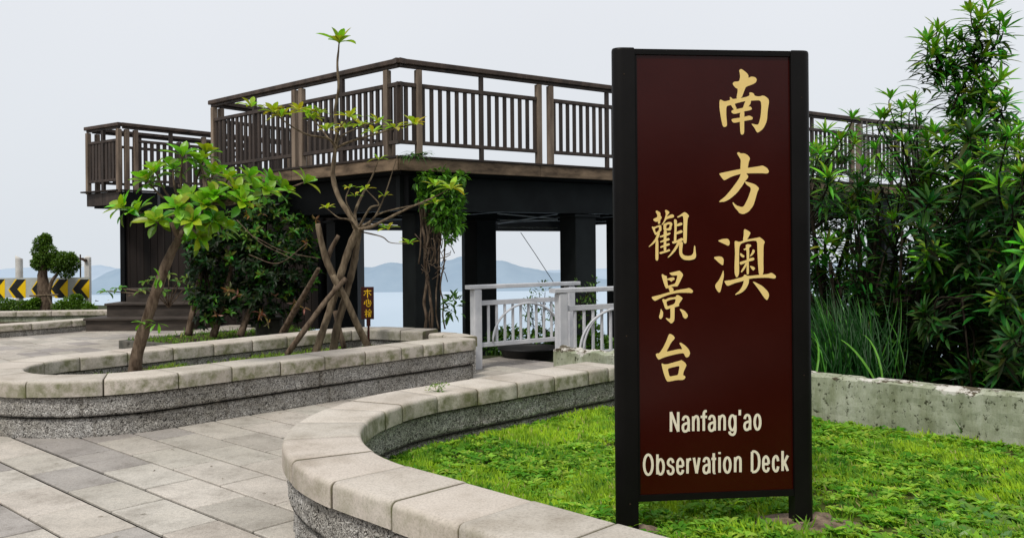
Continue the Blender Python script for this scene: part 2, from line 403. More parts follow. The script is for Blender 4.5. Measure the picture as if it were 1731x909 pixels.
for k in range(-45,75):
    v0=C0+W_*k; o=OF[k] if 0<=k<5 else (.41*1.5 if k%2 else .2*1.5)
    o+= 0 if 0<=k<5 else random.uniform(-.02,.02)
    for j in range(-45,45):
        u0=o+L_*j; cxm,cym=uv2w(u0+L_/2,v0+W_/2)
        if not inside(cxm,cym,pavezone) or not inside(cxm,cym,plate): continue
        mb.cur=jit(random.choice(dark) if random.random()<.3 else random.choice(light),.04,.015)
        g=random.uniform(.005,.008); gv=random.uniform(.008,.0115)
        if k in(1,): gv=.016
        dz=random.uniform(-.0015,.0015); tl=random.uniform(-.002,.002)
        def ring(ins,z):
            out=[]
            for a,b in((u0+g+ins,v0+gv+ins),(u0+L_-g-ins,v0+gv+ins),(u0+L_-g-ins,v0+W_-gv-ins),(u0+g+ins,v0+W_-gv-ins)):
                x,y=uv2w(a,b); out.append(mb.vert((x,y,z+dz+tl*(a-u0))))
            return out
        r0=ring(0,-.03); r1=ring(0,-.004); r2=ring(.004,0)
        for a,b in((r0,r1),(r1,r2)):
            for i in range(4): mb.face(a[i],a[(i+1)%4],b[(i+1)%4],b[i])
        mb.face(*r2)
tag(mb.build('paving',M['tile']),kind='structure')
mb=MB()
for x,y in pavezone: mb.vert((x,y,-.014))
mb.f.append(tuple(range(len(pavezone)))[::-1]); tag(mb.build('paving_bed',M['mortar']),kind='structure')

# ================================================================ PLANTERS
def arc(c,r,a0,a1,n): return [(c[0]+r*math.cos(lerp(a0,a1,i/n)),c[1]+r*math.sin(lerp(a0,a1,i/n))) for i in range(n+1)]
class Path:
    def __init__(s,pts,closed=False):
        s.p=[Vector(q).to_2d() for q in pts]
        if closed: s.p.append(s.p[0].copy())
        s.closed=closed
        s.s=[0]
        for a,b in zip(s.p,s.p[1:]): s.s.append(s.s[-1]+(b-a).length)
        s.L=s.s[-1]
    def at(s,t):
        t=max(0,min(s.L,t))
        import bisect
        i=min(max(bisect.bisect_right(s.s,t)-1,0),len(s.p)-2)
        d=(s.p[i+1]-s.p[i]); l=max(d.length,1e-9)
        return s.p[i]+d*((t-s.s[i])/l)
    def nrm(s,t,e=.06):
        def a(x):
            if s.closed: x%=s.L
            return s.at(x)
        d=(a(t+e)-a(t-e)) if s.closed else (s.at(min(t+e,s.L))-s.at(max(t-e,0)))
        d=d.normalized(); return Vector((d.y,-d.x))      # right-hand side
def coping(path,z0,z1,w,blk,parent,seed,name='coping'):
    random.seed(seed); mb=MB(); r=.028; hw=w/2
    prof=[(-hw,z0)]
    for k in range(5):
        a=math.pi-k*math.pi/8; prof.append((-hw+r+r*math.cos(a),z1-r+r*math.sin(a)))
    for k in range(5):
        a=math.pi/2-k*math.pi/8; prof.append((hw-r+r*math.cos(a),z1-r+r*math.sin(a)))
    prof.append((hw,z0))
    t=0
    while t<path.L-.05:
        l=blk*random.choice([1,1,1,.97,1.03,.62]); e=min(t+l,path.L)
        if path.L-e<.15: e=path.L
        mb.cur=jit((1,1,1),.07,.015); dz=random.uniform(-.003,.003); dn=random.uniform(-.003,.003)
        n=max(3,int((e-t)/.06)); g=.0028
        ss=[t+g,t+g+.006]+[lerp(t+g,e-g,i/n) for i in range(1,n)]+[e-g-.006,e-g]
        rings=[]
        for i,q in enumerate(ss):
            c=path.at(q); nn=path.nrm(q); ins=.005 if i in(0,len(ss)-1) else 0
            ring=[]; keep=mb.cur
            if i in(0,len(ss)-1): mb.cur=(.3,.28,.24)
            for a,z in prof:
                a2=a*(1-ins/hw)+dn; z2=z-(ins if z>z0+.02 else 0)+dz
                ring.append(mb.vert((c.x+nn.x*a2,c.y+nn.y*a2,z2)))
            rings.append(ring); mb.cur=keep
        m=len(prof)
        for a,b in zip(rings,rings[1:]):
            for k in range(m): mb.face(a[k],b[k],b[(k+1)%m],a[(k+1)%m])
        mb.face(*rings[0]); mb.face(*rings[-1][::-1])
        t=e
    # dark mortar core seen in the joints
    mb.cur=(.05,.045,.03); prev=None; n=int(path.L/.08)
    for i in range(n+1):
        q=lerp(.02,path.L-.02,i/n); c=path.at(q); nn=path.nrm(q)
        ring=[mb.vert((c.x+nn.x*a,c.y+nn.y*a,z)) for a,z in((-hw+.012,z0+.004),(-hw+.012,z1-.03),(-hw+.03,z1-.011),(hw-.03,z1-.011),(hw-.012,z1-.03),(hw-.012,z0+.004))]
        if prev:
            for k in range(6): mb.face(prev[k],ring[k],ring[(k+1)%6],prev[(k+1)%6])
        prev=ring
    ob=mb.build(name,M['coping'],parent,True)
    ob.data.set_sharp_from_angle(angle=R(50))
    return ob
def course(path,z0,z1,hw,parent,seed,step=.02,amp=.011,name='wall'):
    mb=MB(); nz=max(2,int((z1-z0)/step)); ns=int(path.L/step)
    brk=[0]; random.seed(seed)
    while brk[-1]<path.L: brk.append(brk[-1]+random.uniform(.8,1.3))
    for side in(1,-1):
        prev=None
        for i in range(ns+1):
            q=path.L*i/ns; c=path.at(q); nn=path.nrm(q)
            db=min(abs(q-b) for b in brk)
            col=[]
            for k in range(nz+1):
                z=lerp(z0,z1,k/nz); e=min(k,nz-k)
                p=Vector((c.x+nn.x*hw*side,c.y+nn.y*hw*side,z))
                d=amp*noise.noise(p*28+Vector((seed,0,0)))+amp*.8*noise.noise(p*9)
                if e==0: d-=.012
                if db<step*.6: d-=.007
                mb.cur=(.35,.33,.3) if e==0 else (.7,.68,.65) if db<step*.6 else (1,1,1)
                p2=p+Vector((nn.x,nn.y,0))*side*d
                col.append(mb.vert(p2))
            if prev:
                for k in range(nz):
                    if side==1: mb.face(prev[k],col[k],col[k+1],prev[k+1])
                    else: mb.face(prev[k],prev[k+1],col[k+1],col[k])
            prev=col
    # lid
    prev=None
    for zz in(z0+.001,z1-.001):
        prev=None
        for i in range(0,ns+1,2):
            q=path.L*i/ns; c=path.at(q); nn=path.nrm(q); mb.cur=(.3,.3,.3)
            a=mb.vert((c.x+nn.x*(hw-.005),c.y+nn.y*(hw-.005),zz)); b=mb.vert((c.x-nn.x*(hw-.005),c.y-nn.y*(hw-.005),zz))
            if prev: mb.face(prev[0],a,b,prev[1])
            prev=(a,b)
    # ends
    if not path.closed:
        for q,sg in((0,-1),(path.L,1)):
            c=path.at(q); nn=path.nrm(q); mb.cur=(1,1,1)
            i=[mb.vert((c.x+nn.x*a,c.y+nn.y*a,z)) for a,z in((hw,z0),(-hw,z0),(-hw,z1),(hw,z1))]
            mb.face(*i)
    return mb.build(name,M['agg'],parent,True)
H=.47
# planter 1 (round nose, around the lawn)
c1=(.61,5.14); R1=1.71
near=[(4.6-.1*i,3.335-(4.6-.1*i)) for i in range(0,52)]
p1=[(x,y) for x,y in near if x>-.58]+arc(c1,R1,R(225),R(135),24)[0:]
last=p1[-1]; p1+=[(last[0]+.1*i*.7071*1,last[1]+.1*i*.7071) for i in range(1,21)]
P1=Path(p1)
t1=thing('stone_planter','round nosed low stone planter wall around the lawn with the tall maroon sign','planter wall',(0,4,0))
coping(P1,H-.118,H,.43,.43,t1,3)
course(P1,-.02,.160,.155,t1,11); course(P1,.172,H-.129,.182,t1,12)
# planter 2 (left, long)
c2=(-3.75,8.1); R2=.95
A2=(-.58,10.18)
p2=[]
n0=Vector((c2[0]+R2*math.cos(R(-45)),c2[1]+R2*math.sin(R(-45))))
a2=Vector(A2)
for i in range(0,30): p2.append(tuple(a2.lerp(n0,i/30)))
p2+=arc(c2,R2,R(-45),R(-225),26)
f0=Vector(p2[-1]); f1=Vector((-2.15,11.5))
for i in range(1,24): p2.append(tuple(f0.lerp(f1,i/24)))
f2=Vector((-.95,11.15))
p2+=[tuple(f1+Vector((.02,.03))),(-2.0,11.56),(-1.88,11.55)]
for i in range(1,8): p2.append(tuple(Vector((-1.88,11.55)).lerp(f2,i/8)))
P2=Path(p2)
t2=thing('stone_planter','long stone planter with mossy inner coping and the crossed stakes tree','planter wall',(-2.5,9,0))
coping(P2,H-.13,H,.42,.5,t2,5)
course(P2,-.02,.160,.15,t2,21); course(P2,.172,H-.134,.178,t2,22)
# end closure of planter 2 towards the white railing
mb=MB(); e0=Vector(A2); e1=f2
Pe=Path([tuple(e0+Vector((.02,.24))),tuple(e0.lerp(e1,.5)+Vector((.05,.05))),tuple(e1+Vector((-.02,-.24)))])
coping(Pe,H-.14,H-.012,.3,.4,t2,6); course(Pe,-.02,H-.14,.12,t2,23)
# planter interiors
def lawnz(x,y):
    u=max(0,min(1,(x-(y-4)*.35+.2)/.7)); return .105+.09*u*u*(3-2*u)
def bed(name,pts,z,mat,amp=.02,res=.12,kind='structure',zf=None):
    mb=MB(); xs=[p[0] for p in pts]; ys=[p[1] for p in pts]
    nx=int((max(xs)-min(xs))/res)+1; ny=int((max(ys)-min(ys))/res)+1; idx={}
    def g(i,j):
        if (i,j) not in idx:
            x=min(xs)+i*res;y=min(ys)+j*res
            idx[(i,j)]=mb.vert((x,y,(zf(x,y) if zf else z)+amp*noise.noise(Vector((x*1.6,y*1.6,z)))*2))
        return idx[(i,j)]
    for i in range(nx):
        for j in range(ny):
            x=min(xs)+(i+.5)*res;y=min(ys)+(j+.5)*res
            if inside(x,y,pts): mb.face(g(i,j),g(i+1,j),g(i+1,j+1),g(i,j+1))
    mb.smooth=True
    return tag(mb.build(name,mat),kind=kind)
wallA=Vector((.45,8.4)); wallB=Vector((6.6,2.42))
lawnpoly=[tuple(q) for q in P1.p]+[(1.1,7.85),(6.5,2.6),(6.5,-1.3)]
bed('lawn',lawnpoly,.195,M['lawnsoil'],zf=lawnz)
plant2=[tuple(q) for q in P2.p]
bed('planter_soil',plant2,.26,M['soil'],.03)

# mossy wall
t=thing('garden_wall','low pale mossy rendered wall with peeling top behind the lawn','wall',(wallA.x,wallA.y,0))
mb=MB(); d=(wallB-wallA); LW=d.length; d.normalize(); nn=Vector((-d.y,d.x)) # points away
ns=int(LW/.02); prof=[]
hw=.085
for k in range(16): prof.append((-1,lerp(-.05,.52,k/15)))
for k in range(1,7): prof.append((lerp(-1,1,k/6),.535))
for k in range(1,8): prof.append((1,lerp(.52,-.3,k/7)))
prev=None
for i in range(ns+1):
    c=wallA+d*(LW*i/ns); s_=LW*i/ns; col=[]
    for a,z in prof:
        p=Vector((c.x,c.y,z)); 
        dd=.006*noise.noise(p*16)+.01*noise.noise(p*3)
        zz=z
        if z>.4:
            zz=z+.014*noise.noise(Vector((s_*1.5,a,1)))+.005*noise.noise(Vector((s_*9,a*2,4)))-(.012 if noise.noise(Vector((s_*5,a*.8,9)))>.28 else 0)
            if s_<.75: zz+=.04*noise.noise(Vector((s_*7,a,3)))+.01
        q=Vector((c.x,c.y,0))+Vector((nn.x,nn.y,0))*(a*(hw+dd)); col.append(mb.vert((q.x,q.y,zz)))
    if prev:
        for k in range(len(prof)-1): mb.face(prev[k],col[k],col[k+1],prev[k+1])
    else: mb.face(*col[::-1])
    prev=col
mb.face(*prev)
mb.build('wall',M['moss'],t,False)

# ================================================================ BIG SIGN
SL=Vector((.545,3.985)); 
uR,_=ray(1352,500); SR=Vector((uR*4.07,4.07)); uL,_=ray(1055,500); SL=Vector((uL*3.985,3.985))
sd=(SR-SL).normalized(); sn=Vector((sd.y,-sd.x))          # sn points to the viewer
ang=math.atan2(sd.y,sd.x); WS=(SR-SL).length
sign=thing('information_sign','tall maroon sign board with gold lettering on two black posts','sign',(SL.x,SL.y,.2))
def sp(u,z,o=0): # u along panel from left post centre, z height, o toward the viewer
    p=SL+sd*u+sn*o; return Vector((p.x,p.y,z))
def sdist(px,py,o):
    # intersection of the ray with the panel plane shifted by o
    ux,w=ray(px,py); p0=SL+sn*o; den=ux*sn.x+sn.y; dd=(p0.x*sn.x+p0.y*sn.y)/den
    q=Vector((ux*dd,dd)); return (q-SL).dot(sd), EYE+w*dd
ztop=2.411
def post(sgn,u0,ztop):
    # D-shaped post: half-round outer side, flat inner side
    mb=MB(); w=.1; dep=.072; prof=[]
    xin=w/2*-sgn; 
    prof.append((xin,dep/2)); 
    for k in range(13):
        a=math.pi/2-k*math.pi/12
        prof.append(((w/2-.045+.045*math.cos(a))*sgn, dep/2*math.sin(a)))
    prof.append((xin,-dep/2))
    rings=[]
    for z,sc_ in((.1,1),(ztop-.012,1),(ztop-.004,.97),(ztop,.9)):
        rings.append([mb.vert(sp(u0+x*sc_,z,y*sc_)) for x,y in prof])
    m=len(prof)
    for a,b in zip(rings,rings[1:]):
        for k in range(m): mb.face(a[k],a[(k+1)%m],b[(k+1)%m],b[k])
    mb.face(*rings[-1]); 
    o=mb.build('post',M['signframe'],sign,False)
    for p in o.data.polygons: p.use_smooth = len(p.vertices)==4 and abs(p.normal.z)<.3
    try: o.data.set_sharp_from_angle(angle=R(35))
    except Exception: pass
    return o
u_l,z_t=sdist(1075,97,.03); u_r,_=sdist(1338,97,.03); _,z_b=sdist(1200,832,.03)
z_t=sdist(1200,94,.03)[1]
post(-1,0,z_t+.031); post(1,WS,z_t+.029)
def pbox(mb,u0,u1,z0,z1,o0,o1):
    i=[mb.vert(sp(u,z,o)) for o in(o0,o1) for u,z in((u0,z0),(u1,z0),(u1,z1),(u0,z1))]
    for q in((3,2,1,0),(4,5,6,7),(0,1,5,4),(1,2,6,5),(2,3,7,6),(3,0,4,7)): mb.face(*[i[k] for k in q])
mb=MB(); pbox(mb,u_l+.004,u_r-.004,z_b,z_t,-.02,.02); mb.build('panel',M['panel'],sign)
mb=MB()
pbox(mb,.051,WS-.051,z_t+.001,z_t+.026,-.026,.03); pbox(mb,.051,WS-.051,z_b-.03,z_b-.001,-.026,.03)
pbox(mb,.051,u_l+.003,z_b,z_t,-.026,.0255); pbox(mb,u_r-.003,WS-.051,z_b,z_t,-.026,.0255)
fr=mb.build('frame',M['signframe'],sign)
def poly(mb,pts,ox,oy,scale,off,holes=(),fn=None,sm=True):
    def sub(P):
        # soft corners: one round of Chaikin
        if not sm: return P
        out=[]
        for i in range(len(P)):
            a=Vector(P[i]);b=Vector(P[(i+1)%len(P)]); out+= [tuple(a.lerp(b,.2)),tuple(a.lerp(b,.8))]
        return out
    loops=[sub(pts)]+[sub(h) for h in holes]
    V=[[Vector((x,y,0)) for x,y in l] for l in loops]
    tr=tessellate_polygon(V); flat_=[p for l in V for p in l]
    idx=[]
    for p in flat_:
        u,z=fn(ox+p.x/scale,oy+p.y/scale,off); idx.append(mb.vert(sp(u,z,off)) if fn is sdist else mb.vert(fn2(u,z,off)))
    for a,b,c in tr: mb.face(idx[a],idx[b],idx[c])
G={}
G['南']=(1190,100,6.493,[
 ([(383,125),(405,108),(440,130),(475,160),(488,185),(485,208),(520,192),(560,200),(580,225),(568,258),(530,280),(458,305),(440,350),(412,428),(352,442),(372,330),(345,318),(315,282),(315,262),(330,250),(385,245),(395,200),(392,160)],[]),
 ([(168,460),(180,443),(222,467),(290,450),(280,425),(290,415),(312,440),(352,435),(412,428),(480,412),(500,395),(494,370),(515,366),(545,378),(555,405),(600,412),(655,400),(700,430),(714,465),(698,560),(690,680),(650,765),(590,810),(572,795),(555,760),(518,710),(535,712),(580,722),(600,712),(622,620),(628,520),(622,465),(600,452),(512,458),(445,462),(340,490),(300,505),(258,512),(243,530),(243,620),(252,720),(245,740),(220,748),(203,735),(185,650),(168,540)],[]),
 ([(290,500),(335,485),(345,520),(360,545),(332,562),(313,535)],[]),
 ([(455,455),(515,452),(510,490),(480,530),(422,545),(438,500)],[]),
 ([(298,575),(310,560),(360,550),(480,522),(510,522),(526,545),(515,560),(440,575),(395,590),(330,604),(305,592)],[]),
 ([(298,665),(315,655),(390,645),(450,632),(500,620),(534,640),(530,664),(510,668),(440,680),(330,702),(310,690)],[]),
 ([(393,580),(442,565),(440,700),(440,815),(418,834),(398,820),(392,700)],[])])
G['方']=(1190,240,6.493,[
 ([(360,122),(380,111),(400,127),(440,125),(480,145),(505,182),(490,220),(478,290),(455,350),(395,350),(400,250),(402,195),(380,160)],[]),
 ([(165,348),(180,342),(260,325),(395,298),(480,285),(600,268),(642,258),(690,285),(714,322),(698,348),(620,343),(460,345),(400,350),(300,380),(223,423),(205,408),(180,375)],[]),
 ([(405,340),(460,340),(490,382),(450,430),(420,480),(360,560),(290,620),(230,655),(168,660),(165,650),(230,600),(290,530),(350,450),(390,390)],[]),
 ([(443,433),(470,437),(560,465),(602,505),(598,522),(585,545),(565,620),(540,700),(490,765),(430,794),(385,780),(370,755),(340,725),(310,670),(318,660),(350,695),(415,716),(440,700),(480,620),(515,520),(505,495),(465,470)],[])])
G['澳']=(1190,380,6.493,[
 ([(147,175),(200,155),(262,151),(282,185),(277,222),(262,230),(200,200)],[]),
 ([(99,355),(165,344),(200,353),(215,380),(210,442),(195,441),(150,405)],[]),
 ([(212,490),(218,560),(200,640),(180,730),(165,744),(145,725),(120,680),(125,650),(160,610),(190,550)],[]),
 ([(436,53),(450,46),(500,75),(510,90),(490,130),(465,172),(425,178),(435,110)],[]),
 ([(333,185),(345,174),(385,188),(425,175),(465,162),(590,140),(610,133),(650,165),(667,188),(652,220),(650,400),(652,510),(640,552),(602,552),(592,450),(585,300),(582,178),(540,172),(460,185),(400,208),(385,250),(383,400),(385,530),(372,565),(355,580),(335,540),(333,450),(340,300)],[]),
 ([(430,265),(460,255),(455,225),(470,211),(510,216),(520,232),(492,252),(495,280),(495,360),(490,400),(492,530),(482,547),(465,537),(468,400),(465,270),(440,280)],[]),
 ([(391,320),(405,308),(425,330),(442,335),(442,352),(430,360),(405,347)],[]),
 ([(533,266),(557,280),(552,305),(525,337),(500,352),(508,330),(525,300)],[]),
 ([(386,415),(400,405),(465,385),(490,370),(540,356),(554,375),(540,390),(490,402),(420,432),(400,439)],[]),
 ([(463,400),(470,440),(440,490),(415,522),(401,517),(420,480),(450,430)],[]),
 ([(498,448),(540,457),(562,475),(540,504),(520,482)],[]),
 ([(220,620),(235,612),(300,605),(430,570),(438,546),(455,546),(480,562),(600,548),(700,540),(740,523),(787,558),(787,580),(770,590),(690,578),(560,583),(490,592),(440,612),(330,640),(265,670),(245,662)],[]),
 ([(440,595),(493,590),(490,640),(460,700),(410,745),(343,770),(340,760),(390,720),(425,660)],[]),
 ([(530,620),(560,628),(640,670),(700,730),(715,770),(700,817),(685,825),(660,800),(620,740),(570,670)],[])])
G['觀']=(1085,345,9.09,[
 ([(206,110),(230,98),(282,130),(284,180),(302,195),(300,220),(282,240),(277,300),(248,304),(245,265),(210,274),(176,250),(173,235),(190,220),(235,200),(235,165)],[]),
 ([(350,95),(375,88),(420,118),(417,140),(385,180),(380,195),(450,156),(485,163),(495,190),(480,207),(400,225),(370,240),(350,275),(310,322),(298,317),(330,270),(350,215),(368,150)],[]),
 ([(148,350),(165,343),(180,355),(270,318),(297,330),(300,400),(275,427),(215,474),(200,472),(185,440)],[[(195,378),(255,350),(262,365),(260,400),(215,440),(205,420)]]),
 ([(328,310),(345,298),(410,273),(450,278),(470,305),(452,350),(450,385),(430,407),(365,402),(330,402)],[[(375,320),(420,308),(428,320),(415,365),(370,378)]]),
 ([(238,425),(272,428),(272,470),(240,540),(190,600),(110,660),(100,652),(160,590),(210,520)],[]),
 ([(233,535),(252,560),(252,700),(252,850),(230,872),(206,852),(206,700),(208,580)],[]),
 ([(333,398),(377,408),(382,430),(374,500),(372,600),(372,715),(333,720),(333,560)],[]),
 ([(270,495),(290,485),(410,438),(437,438),(437,460),(400,482),(290,512),(273,510)],[]),
 ([(276,575),(290,565),(400,518),(424,530),(424,548),(400,562),(300,587),(280,590)],[]),
 ([(276,655),(290,645),(400,600),(426,606),(426,630),(300,670),(283,672)],[]),
 ([(263,745),(280,735),(400,700),(415,686),(434,710),(420,724),(290,767),(273,762)],[]),
 ([(488,240),(510,230),(537,250),(534,330),(530,440),(527,575),(490,582),(490,540),(500,350)],[]),
 ([(540,190),(560,185),(640,128),(662,123),(700,150),(724,185),(700,220),(692,350),(687,590),(662,610),(633,585),(635,400),(638,250),(630,187),(610,182),(560,207),(543,207)],[]),
 ([(532,310),(590,283),(617,288),(622,315),(600,327),(532,344)],[]),
 ([(527,428),(600,398),(622,408),(622,437),(540,464),(526,460)],[]),
 ([(461,580),(475,570),(525,563),(610,513),(634,535),(634,555),(590,577),(540,592),(490,607),(468,602)],[]),
 ([(545,585),(582,572),(572,620),(520,710),(450,787),(400,824),(391,817),(440,760),(500,670)],[]),
 ([(573,590),(600,573),(627,585),(627,620),(617,700),(617,750),(640,783),(700,798),(760,788),(790,750),(800,636),(817,640),(822,700),(834,800),(812,842),(740,862),(650,857),(600,822),(573,770),(568,680)],[])])
G['景']=(1085,450,9.09,[
 ([(298,130),(315,116),(345,140),(382,150),(384,200),(400,300),(412,330),(375,344),(356,320),(325,230)],[]),
 ([(416,105),(440,98),(560,70),(580,68),(637,125),(602,200),(547,310),(520,308),(460,312),(400,332),(393,298),(460,280),(512,262),(545,150),(535,138),(460,144)],[]),
 ([(378,192),(460,170),(490,170),(504,190),(495,207),(470,217),(450,240),(425,212),(388,210)],[]),
 ([(403,322),(457,315),(482,345),(485,365),(472,390),(430,396),(415,355)],[]),
 ([(146,475),(165,465),(270,440),(420,395),(560,360),(680,342),(725,330),(772,360),(787,385),(765,412),(700,405),(560,405),(430,430),(320,470),(205,530),(190,527),(160,500)],[]),
 ([(308,515),(325,498),(355,512),(420,480),(520,470),(528,443),(550,440),(600,465),(627,492),(600,530),(565,580),(574,607),(500,630),(430,647),(375,664),(353,645),(335,580)],[[(372,538),(450,510),(522,500),(500,575),(430,600),(388,615)]]),
 ([(435,635),(502,620),(500,700),(498,830),(470,867),(445,877),(415,852),(362,800),(375,790),(410,805),(435,800),(438,730)],[]),
 ([(287,652),(300,665),(327,705),(318,780),(290,810),(268,802),(261,770),(280,710)],[]),
 ([(575,660),(600,653),(660,685),(702,740),(704,770),(680,802),(655,802),(630,775),(610,710)],[])])
G['台']=(1085,555,9.09,[
 ([(212,390),(235,380),(265,380),(320,300),(370,200),(410,93),(430,78),(480,105),(504,140),(495,165),(450,210),(410,290),(372,356),(450,340),(560,315),(622,318),(600,275),(576,235),(578,218),(600,216),(670,265),(720,320),(740,380),(722,427),(690,445),(665,432),(640,375),(560,385),(430,415),(330,445),(262,477),(243,467),(215,420)],[]),
 ([(298,538),(310,533),(340,550),(400,545),(500,515),(590,490),(605,481),(660,520),(685,560),(670,595),(640,660),(630,715),(657,725),(670,748),(650,777),(620,790),(540,788),(400,817),(378,802),(350,740),(320,640)],[[(395,615),(450,600),(570,572),(575,590),(555,712),(500,722),(425,737),(410,690)]])])
for ch,(ox,oy,s_,strokes) in G.items():
    mb=MB()
    for k,(pts,holes) in enumerate(strokes):
        poly(mb,pts,ox,oy,s_,.0212+.00022*k,holes,sdist)
    mb.build('lettering',M['gold'],sign)
SK={'N':[[(0,0),(0,1)],[(0,1),(1,0)],[(1,0),(1,1)]],
'a':['c',[(0,.55),(.18,.7),(.5,.75),(.85,.69),(1,.5),(1,.25),(1,0)],[(1,.43),(.55,.40),(.12,.33),(0,.17),(.15,.03),(.45,0),(.8,.06),(1,.22)]],
'n':['c',[(0,0),(0,.4),(0,.75)],[(0,.48),(.2,.67),(.6,.75),(.92,.68),(1,.5),(1,.25),(1,0)]],
'f':['c',[(.35,0),(.35,.4),(.35,.8),(.6,.98),(1.25,1)],[(-.6,.71),(.4,.71),(1.35,.71)]],
'g':['o',[(1,.75),(1,.3),(1,-.03),(.8,-.2),(.45,-.23),(.1,-.17),(.0,-.06)]],
"'":[[(.5,1.02),(.5,.86)],[(.5,.86),(.2,.74)]],
'o':['o'],'O':['O'],'b':['o',[(0,0),(0,1)]],
's':['c',[(1,.56),(.8,.71),(.45,.75),(.1,.66),(.08,.5),(.45,.4),(.88,.32),(1,.17),(.8,.03),(.45,0),(.12,.05),(0,.2)]],
'e':['c',[(0,.37),(.5,.37),(1,.37)],[(1,.37),(.95,.6),(.5,.75),(.08,.62),(0,.38),(.08,.12),(.5,0),(.88,.07),(1,.2)]],
'r':['c',[(0,0),(0,.4),(0,.75)],[(0,.48),(.3,.68),(1,.72)]],
'v':[[(0,.78),(.5,0)],[(.5,0),(1,.78)]],
't':['c',[(.42,.98),(.42,.5),(.42,.12),(.6,0),(1,.01)],[(-.45,.7),(.5,.7),(1.3,.7)]],
'i':[[(.5,0),(.5,.77)],[(.5,.93),(.5,1.03)]],
'D':['c',[(0,0),(0,.5),(0,1)],[(0,1),(.45,1),(.88,.83),(1,.5),(.88,.17),(.45,0),(0,0)]],
'c':['c',[(1,.5),(.82,.69),(.5,.75),(.1,.62),(0,.38),(.1,.12),(.5,0),(.82,.05),(1,.24)]],
'k':[[(0,0),(0,1)],[(1,.77),(.05,.27)],[(.33,.45),(1,0)]]}
def ribbon(mb,P,w,off):
    L=[];Rr=[]
    for i,p in enumerate(P):
        a=P[max(i-1,0)];b=P[min(i+1,len(P)-1)]; d=Vector((b[0]-a[0],b[1]-a[1])).normalized(); n=Vector((-d.y,d.x))*w/2
        L.append((p[0]+n.x,p[1]+n.y)); Rr.append((p[0]-n.x,p[1]-n.y))
    def pv(q):
        u,z=sdist(q[0],q[1],off); return mb.vert(sp(u,z,off))
    l=[pv(q) for q in L]; r=[pv(q) for q in Rr]
    for i in range(len(P)-1): mb.face(l[i],l[i+1],r[i+1],r[i])
def word(line,glyphs,base,cap,mat):
    for ch,xa,xb in glyphs:
        mb=MB(); sw=4.3; X0=1060+xa/5.683+sw/2; X1=1060+xb/5.683-sw/2; k=0
        by=lerp(base[0],base[1],(X0-base[2])/(base[3]-base[2]))
        def mp(p): return (lerp(X0,X1,p[0]), by-sw/2-p[1]*(cap-sw))
        sk=SK[ch]; curve=sk[0] in('c','o','O') if isinstance(sk[0],str) else False
        for st_ in sk:
            if st_=='c': continue
            if st_ in('o','O'):
                h=.375 if st_=='o' else .5
                P=[mp((.5+.5*math.cos(t*math.pi/14),h+h*math.sin(t*math.pi/14))) for t in range(29)]
                cx_=(X0+X1)/2
                P=[(cx_+(q[0]-cx_)*1.0,q[1]) for q in P]
            elif curve and len(st_)>2: P=[mp((v.x,v.y)) for v in smoothpath([Vector((a,b,0)) for a,b in st_],4)]
            else: P=[mp(p) for p in st_]
            ribbon(mb,P,sw,.0212+.0002*k); k+=1
        o=mb.build('lettering',mat,sign)
word(1,[('N',408,502),('a',522,602),('n',622,695),('f',712,768),('a',775,852),('n',873,948),('g',970,1050),("'",1068,1095),('a',1115,1192),('o',1212,1290)],(731.2,727.2,1131,1287),37.5,M['cream'])
word(2,[('O',150,255),('b',278,362),('s',378,455),('e',470,548),('r',567,625),('v',628,705),('a',722,800),('t',808,858),('i',876,898),('o',920,1003),('n',1025,1100),('D',1187,1280),('e',1295,1370),('c',1390,1462),('k',1480,1555)],(803.8,797,1086,1334),38,M['cream'])
# screws
for u,z in((.0,2.3),(.0,1.1),(WS,2.2),(WS,.9),(.01,.33)):
    mb=MB(); p=sp(u,z,.0355); mb.tube([p,p+Vector((sn.x,sn.y,0))*.003],.0025,8); mb.build('screw',M['rust'],sign)
# concrete footings of the sign
for u,lab,rr in((.03,'rough concrete footing at the left sign post',.15),(WS+.03,'rough concrete footing at the right sign post',.22)):
    c=sp(u,0,0); mb=MB(); top=mb.vert((c.x,c.y,.225)); rings=[]
    for k in range(1,7):
        ring=[]
        for j in range(26):
            a=2*math.pi*j/26; q=rr*k/6*(1+.5*noise.noise(Vector((math.cos(a)*1.8,math.sin(a)*1.8,u*5))))
            ring.append(mb.vert((c.x+q*math.cos(a)*1.25,c.y+q*math.sin(a)*.8,.215-.012*(k/6)**3*3+.014*noise.noise(Vector((math.cos(a)*k*.8,math.sin(a)*k*.8,u))))))
        rings.append(ring)
    for j in range(26): mb.face(top,rings[0][j],rings[0][(j+1)%26])
    for a,b in zip(rings,rings[1:]):
        for j in range(26): mb.face(a[j],b[j],b[(j+1)%26],a[(j+1)%26])
    tag(mb.build('sign_footing',M['padcon'],None,True),lab,'concrete footing')
footc=[sp(.03,0,0),sp(WS+.03,0,0)]

# ================================================================ DECK
ZF=2.78
DC=Vector((-1.51,11.6)); DL=Vector((-5.17,14.74)); dR=Vector((math.cos(R(33.9)),math.sin(R(33.9)))); DR=DC+dR*14
dS=Vector((math.cos(R(52)),math.sin(R(52)))); DB=DL+dS*11; 
deck=thing('observation_deck','dark timber observation deck raised on black columns with slatted brown railing','observation deck',(DC.x,DC.y,0))
def slab(mb,pts,z0,z1):
    n=len(pts); a=[mb.vert((p[0],p[1],z0)) for p in pts]; b=[mb.vert((p[0],p[1],z1)) for p in pts]
    mb.face(*a[::-1]); mb.face(*b)
    for i in range(n): mb.face(a[i],a[(i+1)%n],b[(i+1)%n],b[i])
mid=(DC+DR)/2; inn=lambda p,k=.12: p
deckpoly=[DC+Vector((.0,.2)),DR+Vector((-.1,.2)),Vector((6.5,27)),Vector((0,26)),DB+Vector((.1,0)),DL+Vector((.2,.1))]
